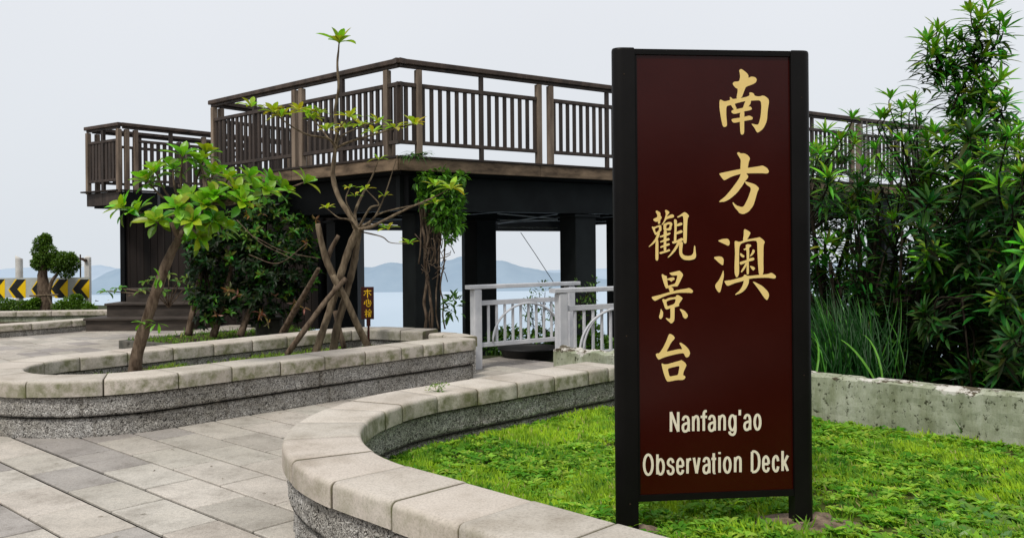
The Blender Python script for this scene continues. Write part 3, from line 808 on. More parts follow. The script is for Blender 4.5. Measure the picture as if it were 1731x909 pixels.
mb=MB(); mb.cur=(.3,.3,.3); slab(mb,[tuple(p) for p in deckpoly],2.56,2.745); mb.build('deck_floor',M['black'],deck)
def fascia(mb,a,b,z0,z1,th=.05,segs=4):
    d=(b-a); L=d.length; dn=d.normalized()
    for i in range(segs):
        p=a+dn*(L*i/segs+.003); q=a+dn*(L*(i+1)/segs-.003); k=random.uniform(.8,1.15); mb.cur=(k,k,k)
        mb.beam((p.x,p.y,(z0+z1)/2),(q.x,q.y,(z0+z1)/2),th,z1-z0,.005)
mb=MB(); fascia(mb,DC,DR,2.585,ZF-.03,segs=6); fascia(mb,DL,DC,2.585,ZF-.03,segs=2); fascia(mb,DL,DB,2.585,ZF-.03,segs=3)
mb.build('fascia',M['fascia'],deck)
mb=MB(); mb.cur=(.55,.5,.45)
for a,b in((DC,DR),(DL,DC),(DL,DB)):
    d=(b-a).normalized(); n=Vector((-d.y,d.x))
    if n.y<0:n=-n
    a2,b2=a+n*.04,b+n*.04
    mb.beam((a2.x,a2.y,ZF-.012),(b2.x,b2.y,ZF-.012),.16,.032,.003)
mb.build('edge_board',M['rail'],deck)
def gate(mb,a,b,z0,z1,th): mb.beam((a[0],a[1],(z0+z1)/2),(b[0],b[1],(z0+z1)/2),th,z1-z0,.004)
# beams
nR=Vector((-dR.y,dR.x)); dLc=(DL-DC).normalized(); nL=Vector((dLc.y,-dLc.x)); 
if nL.y<0:nL=-nL
def beamobj(a,b,z0,z1,th=.2,m='black'):
    mb=MB(); gate(mb,a,b,z0,z1,th); mb.build('beam',M[m],deck)
beamobj(DC+nR*.45+dR*.2,DR+nR*.45,2.07,2.555,.12,'colsteel')
beamobj(DC+nL*.45+dLc*.2,DL+nL*.45,2.07,2.555)
beamobj(DC+nR*4.2-dR*2.2,DR+nR*4.2,2.1,2.555); beamobj(DC+nR*9.5-dR*1.0,DR+nR*9.5-dR*3,2.02,2.555)
for k in(3.3,6.8,10.3): beamobj(DC+dR*k+nR*.55,DC+dR*k+nR*9.3,2.18,2.555,.16)
def column(x,y,s=.42,m='colsteel'):
    mb=MB(); zc=1.0
    q=R(33.9); mb.rbox((x,y,(2.06-4)/2),(s,s,6.06),.008,q)
    mb.box((x,y,2.03),(s+.1,s+.1,.03),q)
    mb.build('column',M[m],deck)
def colpx(px,d): return ((px-CX)/F*d,d)
column(*colpx(712,12.75)); column(*colpx(812,15.9),.43); column(*colpx(977,14.0)); column(*colpx(1052,15.9)); column(*colpx(578,15.5),.42); 
column(*colpx(1240,16.1)); column(*colpx(1120,19)); column(*colpx(1490,18.5)); column(*colpx(790,20.5),.2)
# thin wind braces and a cable below the floor
for a,b in(((841,361,15.5),(942,370,16.5)),((841,372,16),(942,372,16.5)),((841,384,20),(942,385,20)),((601,378,19),(672,381,19)),((841,378,15.2),(942,362,16.6))):
    mb=MB(); mb.tube([at(*a),at(*b)],.012,6); mb.build('brace',M['whitemetal'],deck)
mb=MB(); mb.tube([at(880,393,20),at(905,430,19.5),at(936,478,19)],.008,6); tag(mb.build('cable',M['darkbark']),'thin black cable slanting down below the deck beside the white railing','cable')

def railing(a,b,posts,parent,z=ZF,start=False,sp_=.135,slats=True,hts=(.17,.98,1.22,1.32),skipends=False,sw=.052,dark=1.0):
    """a,b end points; posts = list of distances that carry a full post"""
    a=Vector(a);b=Vector(b);d=(b-a);L=d.length;d.normalize();ang=math.atan2(d.y,d.x)
    rl=bpy.data.objects.new('railing',None); COL.objects.link(rl); rl.parent=parent; rl.matrix_parent_inverse=Matrix.Translation(-parent.location)
    def P(t,zz): p=a+d*t; return (p.x,p.y,z+zz)
    mb=MB(); mb.cur=(dark*1.35,dark*1.3,dark*1.25); mb.beam(P(-.03,hts[3]-.035),P(L+.03,hts[3]-.035),.12,.07,.008); mb.cur=(dark,dark,dark); mb.beam(P(0,hts[3]-.092),P(L,hts[3]-.092),.045,.044)
    mb.build('handrail',M['rail'],rl)
    for t in posts:
        mb=MB(); k=random.uniform(.85,1.15); mb.cur=(k,k,k)
        mb.rbox(P(t,(hts[3]-.116)/2-.03),(.085,.085,hts[3]-.07),.006,ang); mb.build('post',M['post'],rl)
    ps=([-.05] if start else [])+sorted(posts)
    for t0,t1 in zip(ps,ps[1:]):
        if t1-t0<.28: continue
        s0,s1=t0+.05,t1-.05; mb=MB()
        for zz,h in((hts[1],.055),(hts[0]+.025,.05)):
            mb.cur=(dark*1.1,dark*1.1,dark*1.1); mb.beam(P(s0,zz),P(s1,zz),.06,h)
        n=max(1,round((s1-s0)/sp_)); 
        for i in range(n+1):
            tt=lerp(s0+.02,s1-.02,i/n); k=dark*random.uniform(.75,1.2); mb.cur=(k,k,k)
            zt=hts[1]-.028; zb=hts[0]+.05
            if i==n//2 and (t1-t0)>1: zt=hts[3]-.115; zb=.0
            mb.box(P(tt,(zt+zb)/2),(sw,.03 if zt<1.1 else .055,zt-zb),ang)
        mb.build('slat_panel',M['rail'],rl)
    return rl
L1=(DL-DC).length
railing(DC+nR*.06,DR+nR*.06,[.33,2.36,2.58,4.95,5.17,7.5,7.72,10.1,10.32,12.6],deck,start=True)
railing(DC+nL*.06,DL+nL*.06,[.3,2.25,2.43,L1-.06],deck,start=True,sp_=.135,sw=.056)
nB=Vector((dS.y,-dS.x))
railing(DL+nB*.05+dS*.1,DL+nB*.05+dS*4.4,[.1,1.8,2.0,4.2],deck,dark=.9,sp_=.14,sw=.06)
# short return closing the corner
# little plant on the corner edge is built with the vegetation

# ================================================================ STAIR TOWER AND LANDING
tower=thing('stair_landing','raised brown slatted landing over a dark clad wall beside the steps','landing',(-7.7,17.1,0))
TC=Vector((-7.73,17.0)); d146=Vector((math.cos(R(146)),math.sin(R(146)))); d50=Vector((math.cos(R(50)),math.sin(R(50))))
TL=TC+d146*1.15; TE=TC+d50*4.0; ZT=2.76
mb=MB(); mb.cur=(.4,.4,.4); slab(mb,[tuple(TC+d50*.1+d146*.1),tuple(TE),tuple(TL+d50*4.0),tuple(TL+d50*.1-d146*.05)],2.42,2.7); mb.build('platform_floor',M['black'],tower)
mb=MB(); fascia(mb,TL,TC,2.46,ZT-.04,.05,2); 
fascia(mb,TL,TL+d50*4.0,2.46,ZT-.04,.05,3)
mb.build('fascia',M['rail'],tower)
mb=MB(); mb.cur=(.5,.45,.4); mb.beam((TL.x-.08,TL.y,ZT-.015),(TC.x,TC.y,ZT-.015),.16,.03); mb.beam((TC.x,TC.y,ZT-.0155),(TE.x,TE.y,ZT-.0155),.14,.029); mb.build('edge_board',M['rail'],tower)
mb=MB(); gate(mb,TC+d50*.02,TE,2.36,ZT-.04,.07); mb.build('beam',M['black'],tower)
railing(TL,TC,[.03,1.12],tower,z=ZT,sp_=.12,sw=.085,dark=1.1)
railing(TC+d50*.06,TE,[.08,.26,1.75,1.98,3.9],tower,z=ZT,sp_=.14,sw=.07)
railing(TL+d50*.1,TL+d50*4.0,[.1,1.9,2.1,3.85],tower,z=ZT,sp_=.14,sw=.06,dark=.8)
def cladwall(x0,x1,y0,y1,z0,z1):
    mb=MB(); mb.cur=(.8,.8,.8); mb.box(((x0+x1)/2,(y0+y1)/2+.02,(z0+z1)/2),(x1-x0,y1-y0-.04,z1-z0))
    n=int((x1-x0)/.14)
    for i in range(n):
        xx=lerp(x0,x1,(i+.5)/n); k=random.uniform(.6,1.6); mb.cur=(k,k*.93,k*.88)
        mb.box((xx,y0,(z0+z1)/2),((x1-x0)/n-.008,.02,z1-z0-.004))
    return mb.build('clad_wall',M['cladding'],tower)
cladwall(-8.02,-4.0,17.75,20.5,-.1,2.41)
cladwall(-3.98,-3.35,18.3,19.5,-4,2.41)
mb=MB(); mb.rbox((-8.0,17.72,1.2),(.1,.1,2.44),.01); mb.build('corner_post',M['black'],tower)
stairs=thing('timber_steps','three wide dark timber steps beside the clad wall at far left','steps',(-7,16.6,0))
for i,(xa,xb,ya,zt) in enumerate(((138,322,16.55,.25),(174,348,17.0,.51),(207,334,17.4,.79))):
    X0=(xa-CX+1)/F*ya; X1=(xb-CX)/F*ya; z0=-.02 
    mb=MB(); mb.box(((X0+X1)/2,(ya+17.72)/2+.03,(z0+zt-.045)/2),(X1-X0-.06,17.72-ya-.05,zt-.045-z0))
    mb.rbox(((X0+X1)/2,(ya+17.72)/2,zt-.021),(X1-X0,17.72-ya,.042),.006)
    mb.build('step',M['step'],stairs)

# ================================================================ WHITE RAILINGS
def white_rail(a,ang,L,posts,label,archc,nb,z0=.0):
    t=thing('metal_railing',label,'railing',(a[0],a[1],0),group=None)
    d=Vector((math.cos(ang),math.sin(ang))); a=Vector(a)
    P=lambda s,z,o=0:(a.x+d.x*s-d.y*o,a.y+d.y*s+d.x*o,z)
    mb=MB(); mb.beam(P(-.12,1.035),P(L+.14,1.035),.13,.05,.006); mb.build('top_rail',M['whitemetal'],t)
    for s in posts:
        mb=MB(); mb.rbox(P(s,.5),(.115,.115,1.01),.01,ang); mb.build('post',M['whitemetal'],t)
    mb=MB(); mb.beam(P(.06,.83),P(L-.06,.83),.05,.06); mb.build('upper_rail',M['whitemetal'],t)
    mb=MB(); mb.beam(P(.06,.30),P(L-.06,.30),.05,.055); mb.build('lower_rail',M['whitemetal'],t)
    for i in range(nb):
        s=lerp(.06,L-.06,(i+1)/(nb+1)); mb=MB(); mb.rbox(P(s,.562),(.03,.03,.47),.004,ang); mb.build('baluster',M['whitemetal'],t)
    for c,r in archc:
        mb=MB(); pts=[P(c-r*math.cos(q*math.pi/24),.33+.47*math.sin(q*math.pi/24),-.032) for q in range(25) if .03<c-r*math.cos(q*math.pi/24)<L-.05]
        mb.tube(pts,.014,6); mb.smooth=True; mb.build('arch',M['whitemetal'],t)
    return t
white_rail((-.46,10.85),R(34.5),1.5,[0,1.5],'pale grey metal railing with an arched bar beside the long stone planter',[(.78,.55)],10)
white_rail((.55,9.72),R(30),3.0,[0,1.45,2.9],'pale grey metal railing with crossing arches, standing behind the broken wall end',[(.78,.55),(.74,.46),(2.2,.55)],22)

# ================================================================ SMALL SIGN
d0=10.95
o=at(621,512,d0); w=.16; h=.41
ss=thing('plant_sign','small dark red upright board with three yellow characters in the long planter','sign',(o.x,o.y,.25))
mb=MB(); mb.rbox((o.x,d0,o.z),(w,.02,h),.002,0); mb.build('board',M['smallboard'],ss)
mb=MB(); mb.box((o.x+.01,d0+.0,o.z-h/2-.045),(.05,.016,.088)); mb.box((o.x+.01,d0+.001,(o.z-h/2-.09+.2)/2),(.025,.015,o.z-h/2-.09-.2)); mb.build('stake',M['smallboard'],ss)
def zz(x,y): return at(590+x/9.09,465+y/9.09,d0-.0115)
chars=[[[(230,246),(335,240)],[(280,220),(283,343)],[(255,268),(245,290),(228,306)],[(305,268),(318,290),(335,300)]],
 [[(238,405),(233,445)],[(264,383),(262,440),(275,478),(312,480),(330,450),(336,415),(318,388)],[(292,372),(296,420),(290,442)],[(300,405),(312,440)]],
 [[(258,530),(268,545)],[(240,562),(276,555),(245,608)],[(260,575),(262,642)],[(262,590),(278,600)],[(315,525),(300,548),(284,562)],[(315,525),(328,545),(343,558)],[(295,570),(336,566)],[(290,590),(340,585)],[(314,570),(314,600)],[(298,605),(298,635)],[(298,605),(334,602),(332,634)],[(298,634),(332,633)],[(300,619),(332,618)]]]
for ci,ch in enumerate(chars):
    mb=MB()
    for j,st_ in enumerate(ch):
        pts=[zz(*p)+Vector((0,-.0006*j,0)) for p in st_]
        for a,b in zip(pts,pts[1:]):
            dd=(b-a).normalized(); n=Vector((-dd.z,0,dd.x))*(.0062 if ci<2 else .0048); e=dd*.004
            i=[mb.vert(q) for q in(a-e-n,a-e+n,b+e+n,b+e-n)]; mb.face(*i)
            for v in range(4): pass
    mb.build('lettering',M['smallyellow'],ss)

# ================================================================ FAR LEFT: low planter, chevron board, posts, topiary
t=thing('low_planter','low stone edged planter in front of the chevron board at far left','planter wall',(-10,16,0))
Pa=Path([(-16,12.0),(-13,13.3),(-10.6,14.35),(-9.3,15.6),(-8.35,16.95)])
coping(Pa,.11,.225,.4,.75,t,31); course(Pa,-.02,.108,.17,t,32,.03)
Pb=Path([(-24,15.5),(-17,18.2),(-12,19.2),(-8.0,19.6)])
coping(Pb,.12,.225,.35,1.2,t,33)
mb=MB()
for a,b in zip(Pb.p,Pb.p[1:]): gate(mb,(a.x,a.y),(b.x,b.y),-.1,.118,.26)
mb.build('inner_wall',M['moss'],t)
bed('planter_soil',[(-16,12.2),(-13,13.5),(-10.6,14.5),(-8.4,17.2),(-8.2,19.5),(-12,19.1),(-17,18.1),(-22,15)],.0,M['soil'],.02,.25)
# chevron board
D=21.0
def cp(x,y,o=0): return at(x/5.05,390+y/5.05,D-o)
cb=thing('chevron_board','long roadside guard board with black and yellow chevrons at far left','chevron board',tuple(cp(500,500)))
mb=MB(); a=cp(-900,495);b=cp(766,495); mb.box(((a.x+b.x)/2,D,a.z),(b.x-a.x,.04,abs(cp(0,412).z-cp(0,576).z)+.01)); mb.build('board',M['boardgrey'],cb)
random.seed(4)
for ci,x in enumerate((-830,-650,-470,-290,-110,68,262,428,612)):
    def q(pts,m,o,nm):
        mb=MB(); i=[mb.vert(cp(x+u,v,o)) for u,v in pts]; mb.face(*i); return mb
    mb=q([(0,505),(58,414),(150,414),(150,574),(42,574)],'yellow',.024,''); mb.build('yellow_plate',M['yellow'],cb)
    mb=MB()
    i=[mb.vert(cp(x+u,v,.027)) for u,v in((8,497),(74,414),(148,414),(78,497),(142,574),(70,574))]
    mb.face(i[0],i[1],i[2],i[3]); mb.face(i[0],i[3],i[4],i[5]); mb.build('black_chevron',M['chevblack'],cb)
for x in(-600,-200,180,560,740):
    mb=MB(); p=cp(x,560,-.06); mb.box((p.x,p.y,.25),(.08,.05,.8)); mb.build('support',M['boardgrey'],cb)
# posts
def capped(px,y0,y1,w,d,name,label,cat,mat,hole=False,group=None):
    top=at(px,y0,d); W=w*d/F; t=thing(name,label,cat,(top.x,top.y,0),group)
    mb=MB(); n=14; rings=[]
    for z,s_ in((-.3,1),(top.z-.1,1),(top.z-.05,1.02),(top.z-.01,1.0)):
        rings.append([mb.vert((top.x+W/2*s_*math.cos(2*math.pi*k/n),top.y+W/2*s_*math.sin(2*math.pi*k/n),z+(.05*math.cos(2*math.pi*k/n+2.6) if z>top.z-.03 else 0))) for k in range(n)])
    for a,b in zip(rings,rings[1:]):
        for k in range(n): mb.face(a[k],a[(k+1)%n],b[(k+1)%n],b[k])
    mb.face(*rings[-1]); mb.build('post_shaft',M[mat],t,True)
    if hole:
        mb=MB(); p=Vector((top.x-.02,top.y-W/2-.003,top.z-.1)); mb.tube([p,p+Vector((0,.03,0))],.055,12); mb.build('socket',M['rust'],t)
    return t
capped(32,434,500,11.5,22,'bollard_post','aged white round post behind the chevron board, left of the clipped tree','post','pipewhite')
t=thing('concrete_post','white slab post with a round socket at the right end of the chevron board','post',tuple(at(148,520,21.6)))
mb=MB(); a=at(148,433,21.6); mb.rbox((a.x+.0,21.6,a.z/2-.1),(.15,.12,a.z+.2),.03,.2); mb.build('slab',M['pipewhite'],t)
mb=MB(); mb.tube([(a.x-.02,21.48,a.z-.1),(a.x-.02,21.53,a.z-.1)],.04,12); mb.build('socket',M['rust'],t)
t=thing('iron_pole','thin rusty pole with a small clamp beside the white slab post','pole',tuple(at(135.5,520,21.2)))
a=at(135.5,430,21.2); mb=MB(); mb.tube([(a.x,a.y,-.2),(a.x,a.y,a.z)],.018,8); mb.build('shaft',M['rust'],t)
mb=MB(); b=at(136,437,21.2); mb.tube([b+Vector((-.06,0,0)),b+Vector((.07,0,0))],.022,8); mb.tube([b+Vector((.05,-.02,-.02)),b+Vector((.05,.02,-.02))],.03,8); mb.build('clamp',M['rust'],t)
random.seed(21)
# clipped tree
D=20.3
tp=thing('topiary_tree','clipped tree with two rounded green clumps in front of the chevron board','tree',tuple(at(75,525,D)))
mb=MB(); mb.smooth=True
mb.tube(smoothpath([at(78,527,D),at(76,500,D),at(72,470,D),at(73,440,D),at(76,420,D)]),[.17-.11*i/24 for i in range(25)],9,jit=.08)
mb.tube(smoothpath([at(66,527,D-.05),at(68,500,D),at(68,470,D),at(70,450,D)]),[.09-.04*i/18 for i in range(19)],7,jit=.08)
mb.tube(smoothpath([at(80,500,D),at(88,475,D),at(97,462,D),at(104,445,D)]),[.05-.02*i/18 for i in range(19)],7,jit=.08)
mb.build('trunk',M['bark'],tp)
mb=MB(); g1=(.05,.12,.015); g2=(.12,.22,.03)
for px,py,r in((72,412,.19),(66,425,.16),(82,428,.2),(70,442,.2),(86,440,.17),(62,445,.12),(76,405,.13)):
    leafcloud(mb,at(px,py,D+random.uniform(-.1,.1)),(r,r,r*.95),900,.05,.035,OVAL,g1,g2,.6)
mb.build('crown',M['leaf'],tp)
mb=MB()
for px,py,r in((108,440,.24),(96,448,.2),(120,447,.19),(112,457,.2),(98,437,.16),(118,437,.15)):
    leafcloud(mb,at(px,py,D+random.uniform(-.1,.1)),(r,r,r*.85),900,.05,.035,OVAL,g1,g2,.6)
mb.build('crown',M['leaf'],tp)
mb=MB()
for a,b in(((55,527),(72,497)),((92,527),(78,495)),((50,500),(98,498))):
    mb.tube([at(a[0],a[1],D-.15),at(b[0],b[1],D-.1)],.022,6)
mb.build('support_stake',M['greybark'],tp)
# hedge clumps
for i,(lab,cl) in enumerate((('low dark green bush below the chevron board at the left edge',((5,512,.22),(22,514,.2),(40,514,.18),(-15,510,.25),(-40,510,.25))),
    ('low bright green bush below the right end of the chevron board',((104,514,.17),(120,510,.22),(136,514,.2),(148,517,.15),(128,500,.12),(112,518,.17))),
    ('small bush with yellow green tips right beside the clipped trunk',((54,512,.14),(60,505,.1))))):
    b=thing('hedge_bush',lab,'bush',tuple(at(cl[0][0],525,20.2)))
    mb=MB()
    for px,py,r in cl: leafcloud(mb,at(px,py+5,20.15),(r*1.2,r,r*.8),700,.055,.035,OVAL,(.05,.12,.015) if i==0 else (.09,.2,.02),(.14,.26,.03),.5)
    mb.build('foliage',M['leaf'],b)
    mb=MB()
    for px,py,r in cl[:3]:
        q=at(px,py,20.15); mb.tube([(q.x,q.y,.1),q],.012,5)
    mb.build('stem',M['darkbark'],b)

# ================================================================ BED BEHIND PLANTER 2 (kerb)
kb=thing('grey_kerb','low grey stone kerb of the bed between the long planter and the steps','kerb',(-6.1,13.6,0))
mb=MB(); K0=Vector((-6.18,13.62)); dk=Vector((math.cos(R(-33)),math.sin(R(-33)))); K1=K0+dk*2.6; K2=K0+Vector((math.cos(R(52)),math.sin(R(52))))*1.9
gate(mb,K0,K1,-.02,.13,.12); gate(mb,K0+Vector((.05,.08)),K2,-.02,.127,.12); mb.build('kerb_stone',M['pot'],kb)
bed('planting_bed',[tuple(K0),tuple(K1),(-2.3,12.3),(-2.6,14.0),(-4.2,16.0),tuple(K2)],.1,M['soil'],.02,.15)

# ================================================================ VEGETATION
random.seed(11)
BR=(.14,.38,.015); BR2=(.34,.58,.03)
# --- near left tree with large bright leaves
D=7.75
tr=thing('broadleaf_tree','leaning young tree with large bright green leaves at the left end of the long planter','tree',tuple(at(226,625,D)))
mb=MB(); mb.smooth=True
trunk=smoothpath([at(226,632,D)+Vector((0,0,-.08)),at(231,600,D),at(247,545,D),at(268,480,D),at(288,430,D),at(303,402,D)],8)
n=len(trunk); mb.tube(trunk,[lerp(.06,.036,i/n)*(1+.12*noise.noise(p*9)) for i,p in enumerate(trunk)],12,jit=.05)
mb.build('trunk',M['bark'],tr)
tips=[(308,262,0),(338,275,.1),(262,290,-.1),(248,305,0),(348,257,.2),(232,357,-.1),(208,350,-.15),(265,372,-.2),(300,350,-.25),(325,372,-.3),(345,345,-.2),(398,322,-.1),(430,318,.1),(455,305,.2),(475,320,.2),(410,340,-.2),(385,302,0),(450,322,-.1),(362,330,-.15),(292,285,.2),(318,335,0),(515,308,.3),(362,372,-.1),(420,300,.25),(360,295,.1),(335,400,0),(380,385,.1)]
mbb=MB(); mbb.smooth=True; mbl=MB(); mbl.smooth=True
fork=[at(303,402,D),at(320,380,D),at(312,345,D+.05),at(345,340,D-.05),at(285,365,D-.05)]
mbb.tube([fork[0],fork[1]],[.042,.03],8); mbb.tube([fork[1],fork[2]],[.03,.02],8); mbb.tube([fork[1],fork[3]],[.03,.02],8); mbb.tube([fork[0],fork[4]],[.035,.018],8)
for px,py,dd in tips:
    p=at(px,py,D+dd); f=min(fork[1:],key=lambda q:(q-p).length)
    m_=f.lerp(p,.5)+rdir()*.04-Vector((0,0,.04)); br=smoothpath([f,m_,p],4); mbb.tube(br,[lerp(.014,.007,i/len(br)) for i in range(len(br))],6)
    ax=(p-m_).normalized()+Vector((0,-.15,.9)); 
    big=px!=515
    rosette(mbl,p,ax,10 if big else 6,.195,.08,OBOV,15,78,BR,.45,BR2)
    if big: rosette(mbl,p-ax.normalized()*.03,ax,5,.16,.065,OBOV,70,105,(.05,.16,.01),.6,(.14,.32,.02))
    rosette(mbl,p,ax,4,.09,.035,OBOV,8,30,(.25,.42,.03),.2,(.35,.48,.05))
mbb.build('branch',M['bark'],tr); mbl.build('foliage',M['leaf'],tr)
# sprouts on the trunk
for px,py in((238,545),(262,546),(268,470)):
    mbs=MB()
    for k in range(5):
        p=at(px+random.uniform(-6,6),py+random.uniform(-4,4),D-.05); mbs.cur=jit(BR); mbs.leaf(p,rdir(.2),Vector((0,0,1)),.1,.03,OBOV,.6,.15)
    mbs.build('sprout',M['leaf'],tr)

# --- dense dark shrubs in the bed beneath the deck edge
D=13.6
def darkshrub(label,cx,clumps,stems,dead=0,base_y=566):
    t=thing('evergreen_shrub',label,'shrub',tuple(at(cx,base_y,D)),None)
    mb=MB(); mb.smooth=True
    for s_ in stems:
        pts=smoothpath([at(x,y,D+dd) for x,y,dd in s_],6); n=len(pts)
        mb.tube(pts,[lerp(.062,.03,i/n)*(1+.1*noise.noise(p*7)) for i,p in enumerate(pts)],8,jit=.05)
    mb.build('trunk',M['bark'],t)
    mb=MB(); mbt=MB(); mbd=MB()
    for px,py,r in clumps:
        c=at(px,py,D+random.uniform(-.35,.35)); rw=r*D/F
        for k in range(int(46*(r/30)**2)):
            d=rdir(.25); p=c+Vector((d.x,d.y*1.2,d.z))*rw*random.random()**.4
            up=py<400; 
            c1,c2=((.035,.11,.012),(.11,.26,.02)) if random.random()<(.6 if py<430 else .22) else ((.006,.018,.005),(.018,.05,.01))  # lower clumps mostly near-black: shade below the deck painted into leaf colours
            rosette(mb,p,d+Vector((0,-.2,.7)),6,.12,.045,OVAL,30,90,c1,.4,c2)
            if k==0: mbt.tube([c,at(stems[0][-1][0],stems[0][-1][1],D)],[.012,.018],5)
            if k%4==0: mbt.tube([c,c.lerp(p,.6)+rdir()*.05,p],[.008,.006,.003],5)
    for k in range(dead):
        px,py,r=random.choice(clumps); d=rdir(.1); p=at(px,py,D-.3)+Vector((d.x,-abs(d.y),d.z))*r*D/F*.9
        rosette(mbd,p,rdir(.2),5,.13,.035,OVAL,20,100,(.2,.12,.04),1.2,(.36,.26,.12))
    mb.build('foliage',M['darkleaf'],t); mbt.build('twigs',M['darkbark'],t)
    if dead: mbd.build('dead_leaves',M['leaf'],t)
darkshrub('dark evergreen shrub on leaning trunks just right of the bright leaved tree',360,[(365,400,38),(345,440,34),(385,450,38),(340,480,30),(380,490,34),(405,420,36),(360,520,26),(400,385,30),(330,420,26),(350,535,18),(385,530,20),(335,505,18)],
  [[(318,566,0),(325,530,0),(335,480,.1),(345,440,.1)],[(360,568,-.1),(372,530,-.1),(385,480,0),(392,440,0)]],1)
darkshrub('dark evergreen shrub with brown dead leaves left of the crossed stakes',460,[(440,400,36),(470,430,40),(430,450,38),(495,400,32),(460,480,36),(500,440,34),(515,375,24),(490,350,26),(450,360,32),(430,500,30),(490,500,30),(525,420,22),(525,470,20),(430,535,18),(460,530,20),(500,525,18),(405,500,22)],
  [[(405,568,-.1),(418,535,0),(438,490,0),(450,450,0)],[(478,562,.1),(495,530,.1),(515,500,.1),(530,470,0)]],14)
# bare twigs poking from the shrub
mb=MB(); mb.smooth=True
for pl in([(400,372,13.2),(440,410,13),(500,440,13)],[(430,400,13),(480,425,13),(540,437,12.9)],[(420,430,13),(470,445,12.9),(520,410,12.8)]):
    mb.tube(smoothpath([at(*p) for p in pl],5),[.007]*11,6)
tag(mb.build('bare_branch',M['bark']),'bare brown branches reaching out of the dark shrub towards the stakes','branches')
# trough and pots in the shade
for px,py,w,h,lab in((455,556,26,26,'grey stone trough standing in shade beneath the dark shrub'),):
    a=at(px,py+8,14.3); mb=MB(); mb.rbox((a.x,a.y,.24),(.42,.3,.3),.03,.2); mb.rbox((a.x,a.y,.41),(.46,.34,.04),.01,.2); tag(mb.build('stone_trough',M['pot']),lab,'trough')

# --- staked twisting tree
D=10.4
tw=thing('frangipani_tree','nearly bare twisting tree with sparse yellow green leaves tied among crossed stakes','tree',tuple(at(553,592,D)))
mb=MB(); mb.smooth=True
def limb(mb,pts,r0,r1,seg=9,wob=.1):
    P=smoothpath([at(x,y,D+(z if z else 0)) for x,y,z in pts],7); n=len(P); r0*=.84; r1*=.84; wob=.18
    mb.tube(P,[lerp(r0,r1,i/(n-1))*(1+wob*noise.noise(p*11)) for i,p in enumerate(P)],seg,jit=.04); return P
limb(mb,[(532,600,-.15),(545,560,-.1),(562,510,0),(577,460,0),(592,415,0),(604,388,0)],.058,.052)
limb(mb,[(562,600,.1),(570,550,.1),(584,500,.12),(597,450,.1),(604,410,.05),(607,385,0)],.06,.042)
mb.build('trunk',M['greybark'],tw)
mb=MB(); mb.smooth=True
br=[([(604,390,0),(592,365,0),(573,335,.05),(563,300,.1),(565,265,.1),(569,230,.1),(566,190,.05),(572,150,0),(570,110,0),(572,85,0),(573,71,0)],.045,.009),
([(568,250,.1),(555,235,0),(520,228,-.2),(490,212,-.3),(462,190,-.4)],.02,.008),
([(568,250,.1),(590,240,-.1),(630,228,-.2),(665,218,-.3),(700,210,-.35)],.02,.008),
([(567,245,.1),(580,228,.2),(610,215,.3),(635,205,.3)],.015,.007),
([(566,248,.1),(540,215,.3),(525,195,.35)],.014,.007),([(567,242,.1),(575,215,-.3),(590,198,-.4)],.014,.007),
([(604,388,0),(625,384,-.1),(650,372,-.2),(690,352,-.3),(730,335,-.35),(762,318,-.4)],.03,.007),
([(604,388,0),(600,360,.1),(612,330,.2),(628,300,.2),(640,270,.1)],.028,.006),
([(608,385,0),(632,368,.1),(650,330,.1),(672,262,.1)],.02,.005),
([(606,385,0),(625,352,-.2),(640,345,-.2),(618,320,-.3)],.02,.006),
([(604,390,0),(590,372,-.2),(572,368,-.3),(552,352,-.3)],.02,.006),
([(620,386,0),(640,362,-.1),(700,347,.2),(735,342,.3)],.018,.005),
([(612,392,0),(645,400,-.1),(660,410,-.1),(690,412,-.1)],.012,.004),
([(600,372,0),(585,340,-.1),(590,318,-.1)],.014,.006)]
for pl,a,b in br: limb(mb,pl,a,b,7)
mb.build('branch',M['greybark'],tw)
mb=MB(); Y1=(.22,.38,.02); Y2=(.5,.58,.05)
for px,py,z,n,L in[(573,72,0,9,.2),(462,188,-.4,8,.15),(475,195,-.4,7,.14),(505,185,-.2,7,.13),(520,190,.35,7,.15),(530,200,.3,5,.12),(700,208,-.35,7,.14),(668,215,-.3,6,.12),(640,205,.3,6,.13),(630,222,-.2,5,.12),(590,196,-.4,7,.14),(583,215,-.3,5,.12),(552,218,-.2,6,.12),(540,190,.3,6,.12),(610,210,.3,6,.12),(425,178,-.4,5,.14),
  (655,385,-.1,5,.11),(690,410,-.1,4,.1),(762,318,-.4,6,.16),(735,312,-.3,5,.13),(590,316,-.1,4,.08),(618,318,-.3,4,.09),(552,350,-.3,4,.08),(640,268,.1,3,.1),(735,342,.3,4,.12),(600,330,0,3,.08),(650,330,.1,4,.08)]:
    rosette(mb,at(px,py,D+z),(0,-.1,1),n+3,L*1.4,L*.5,OBOV,15 if py<100 else 25,70 if py<100 else 95,Y1,.5,Y2)
mb.build('foliage',M['leaf'],tw)
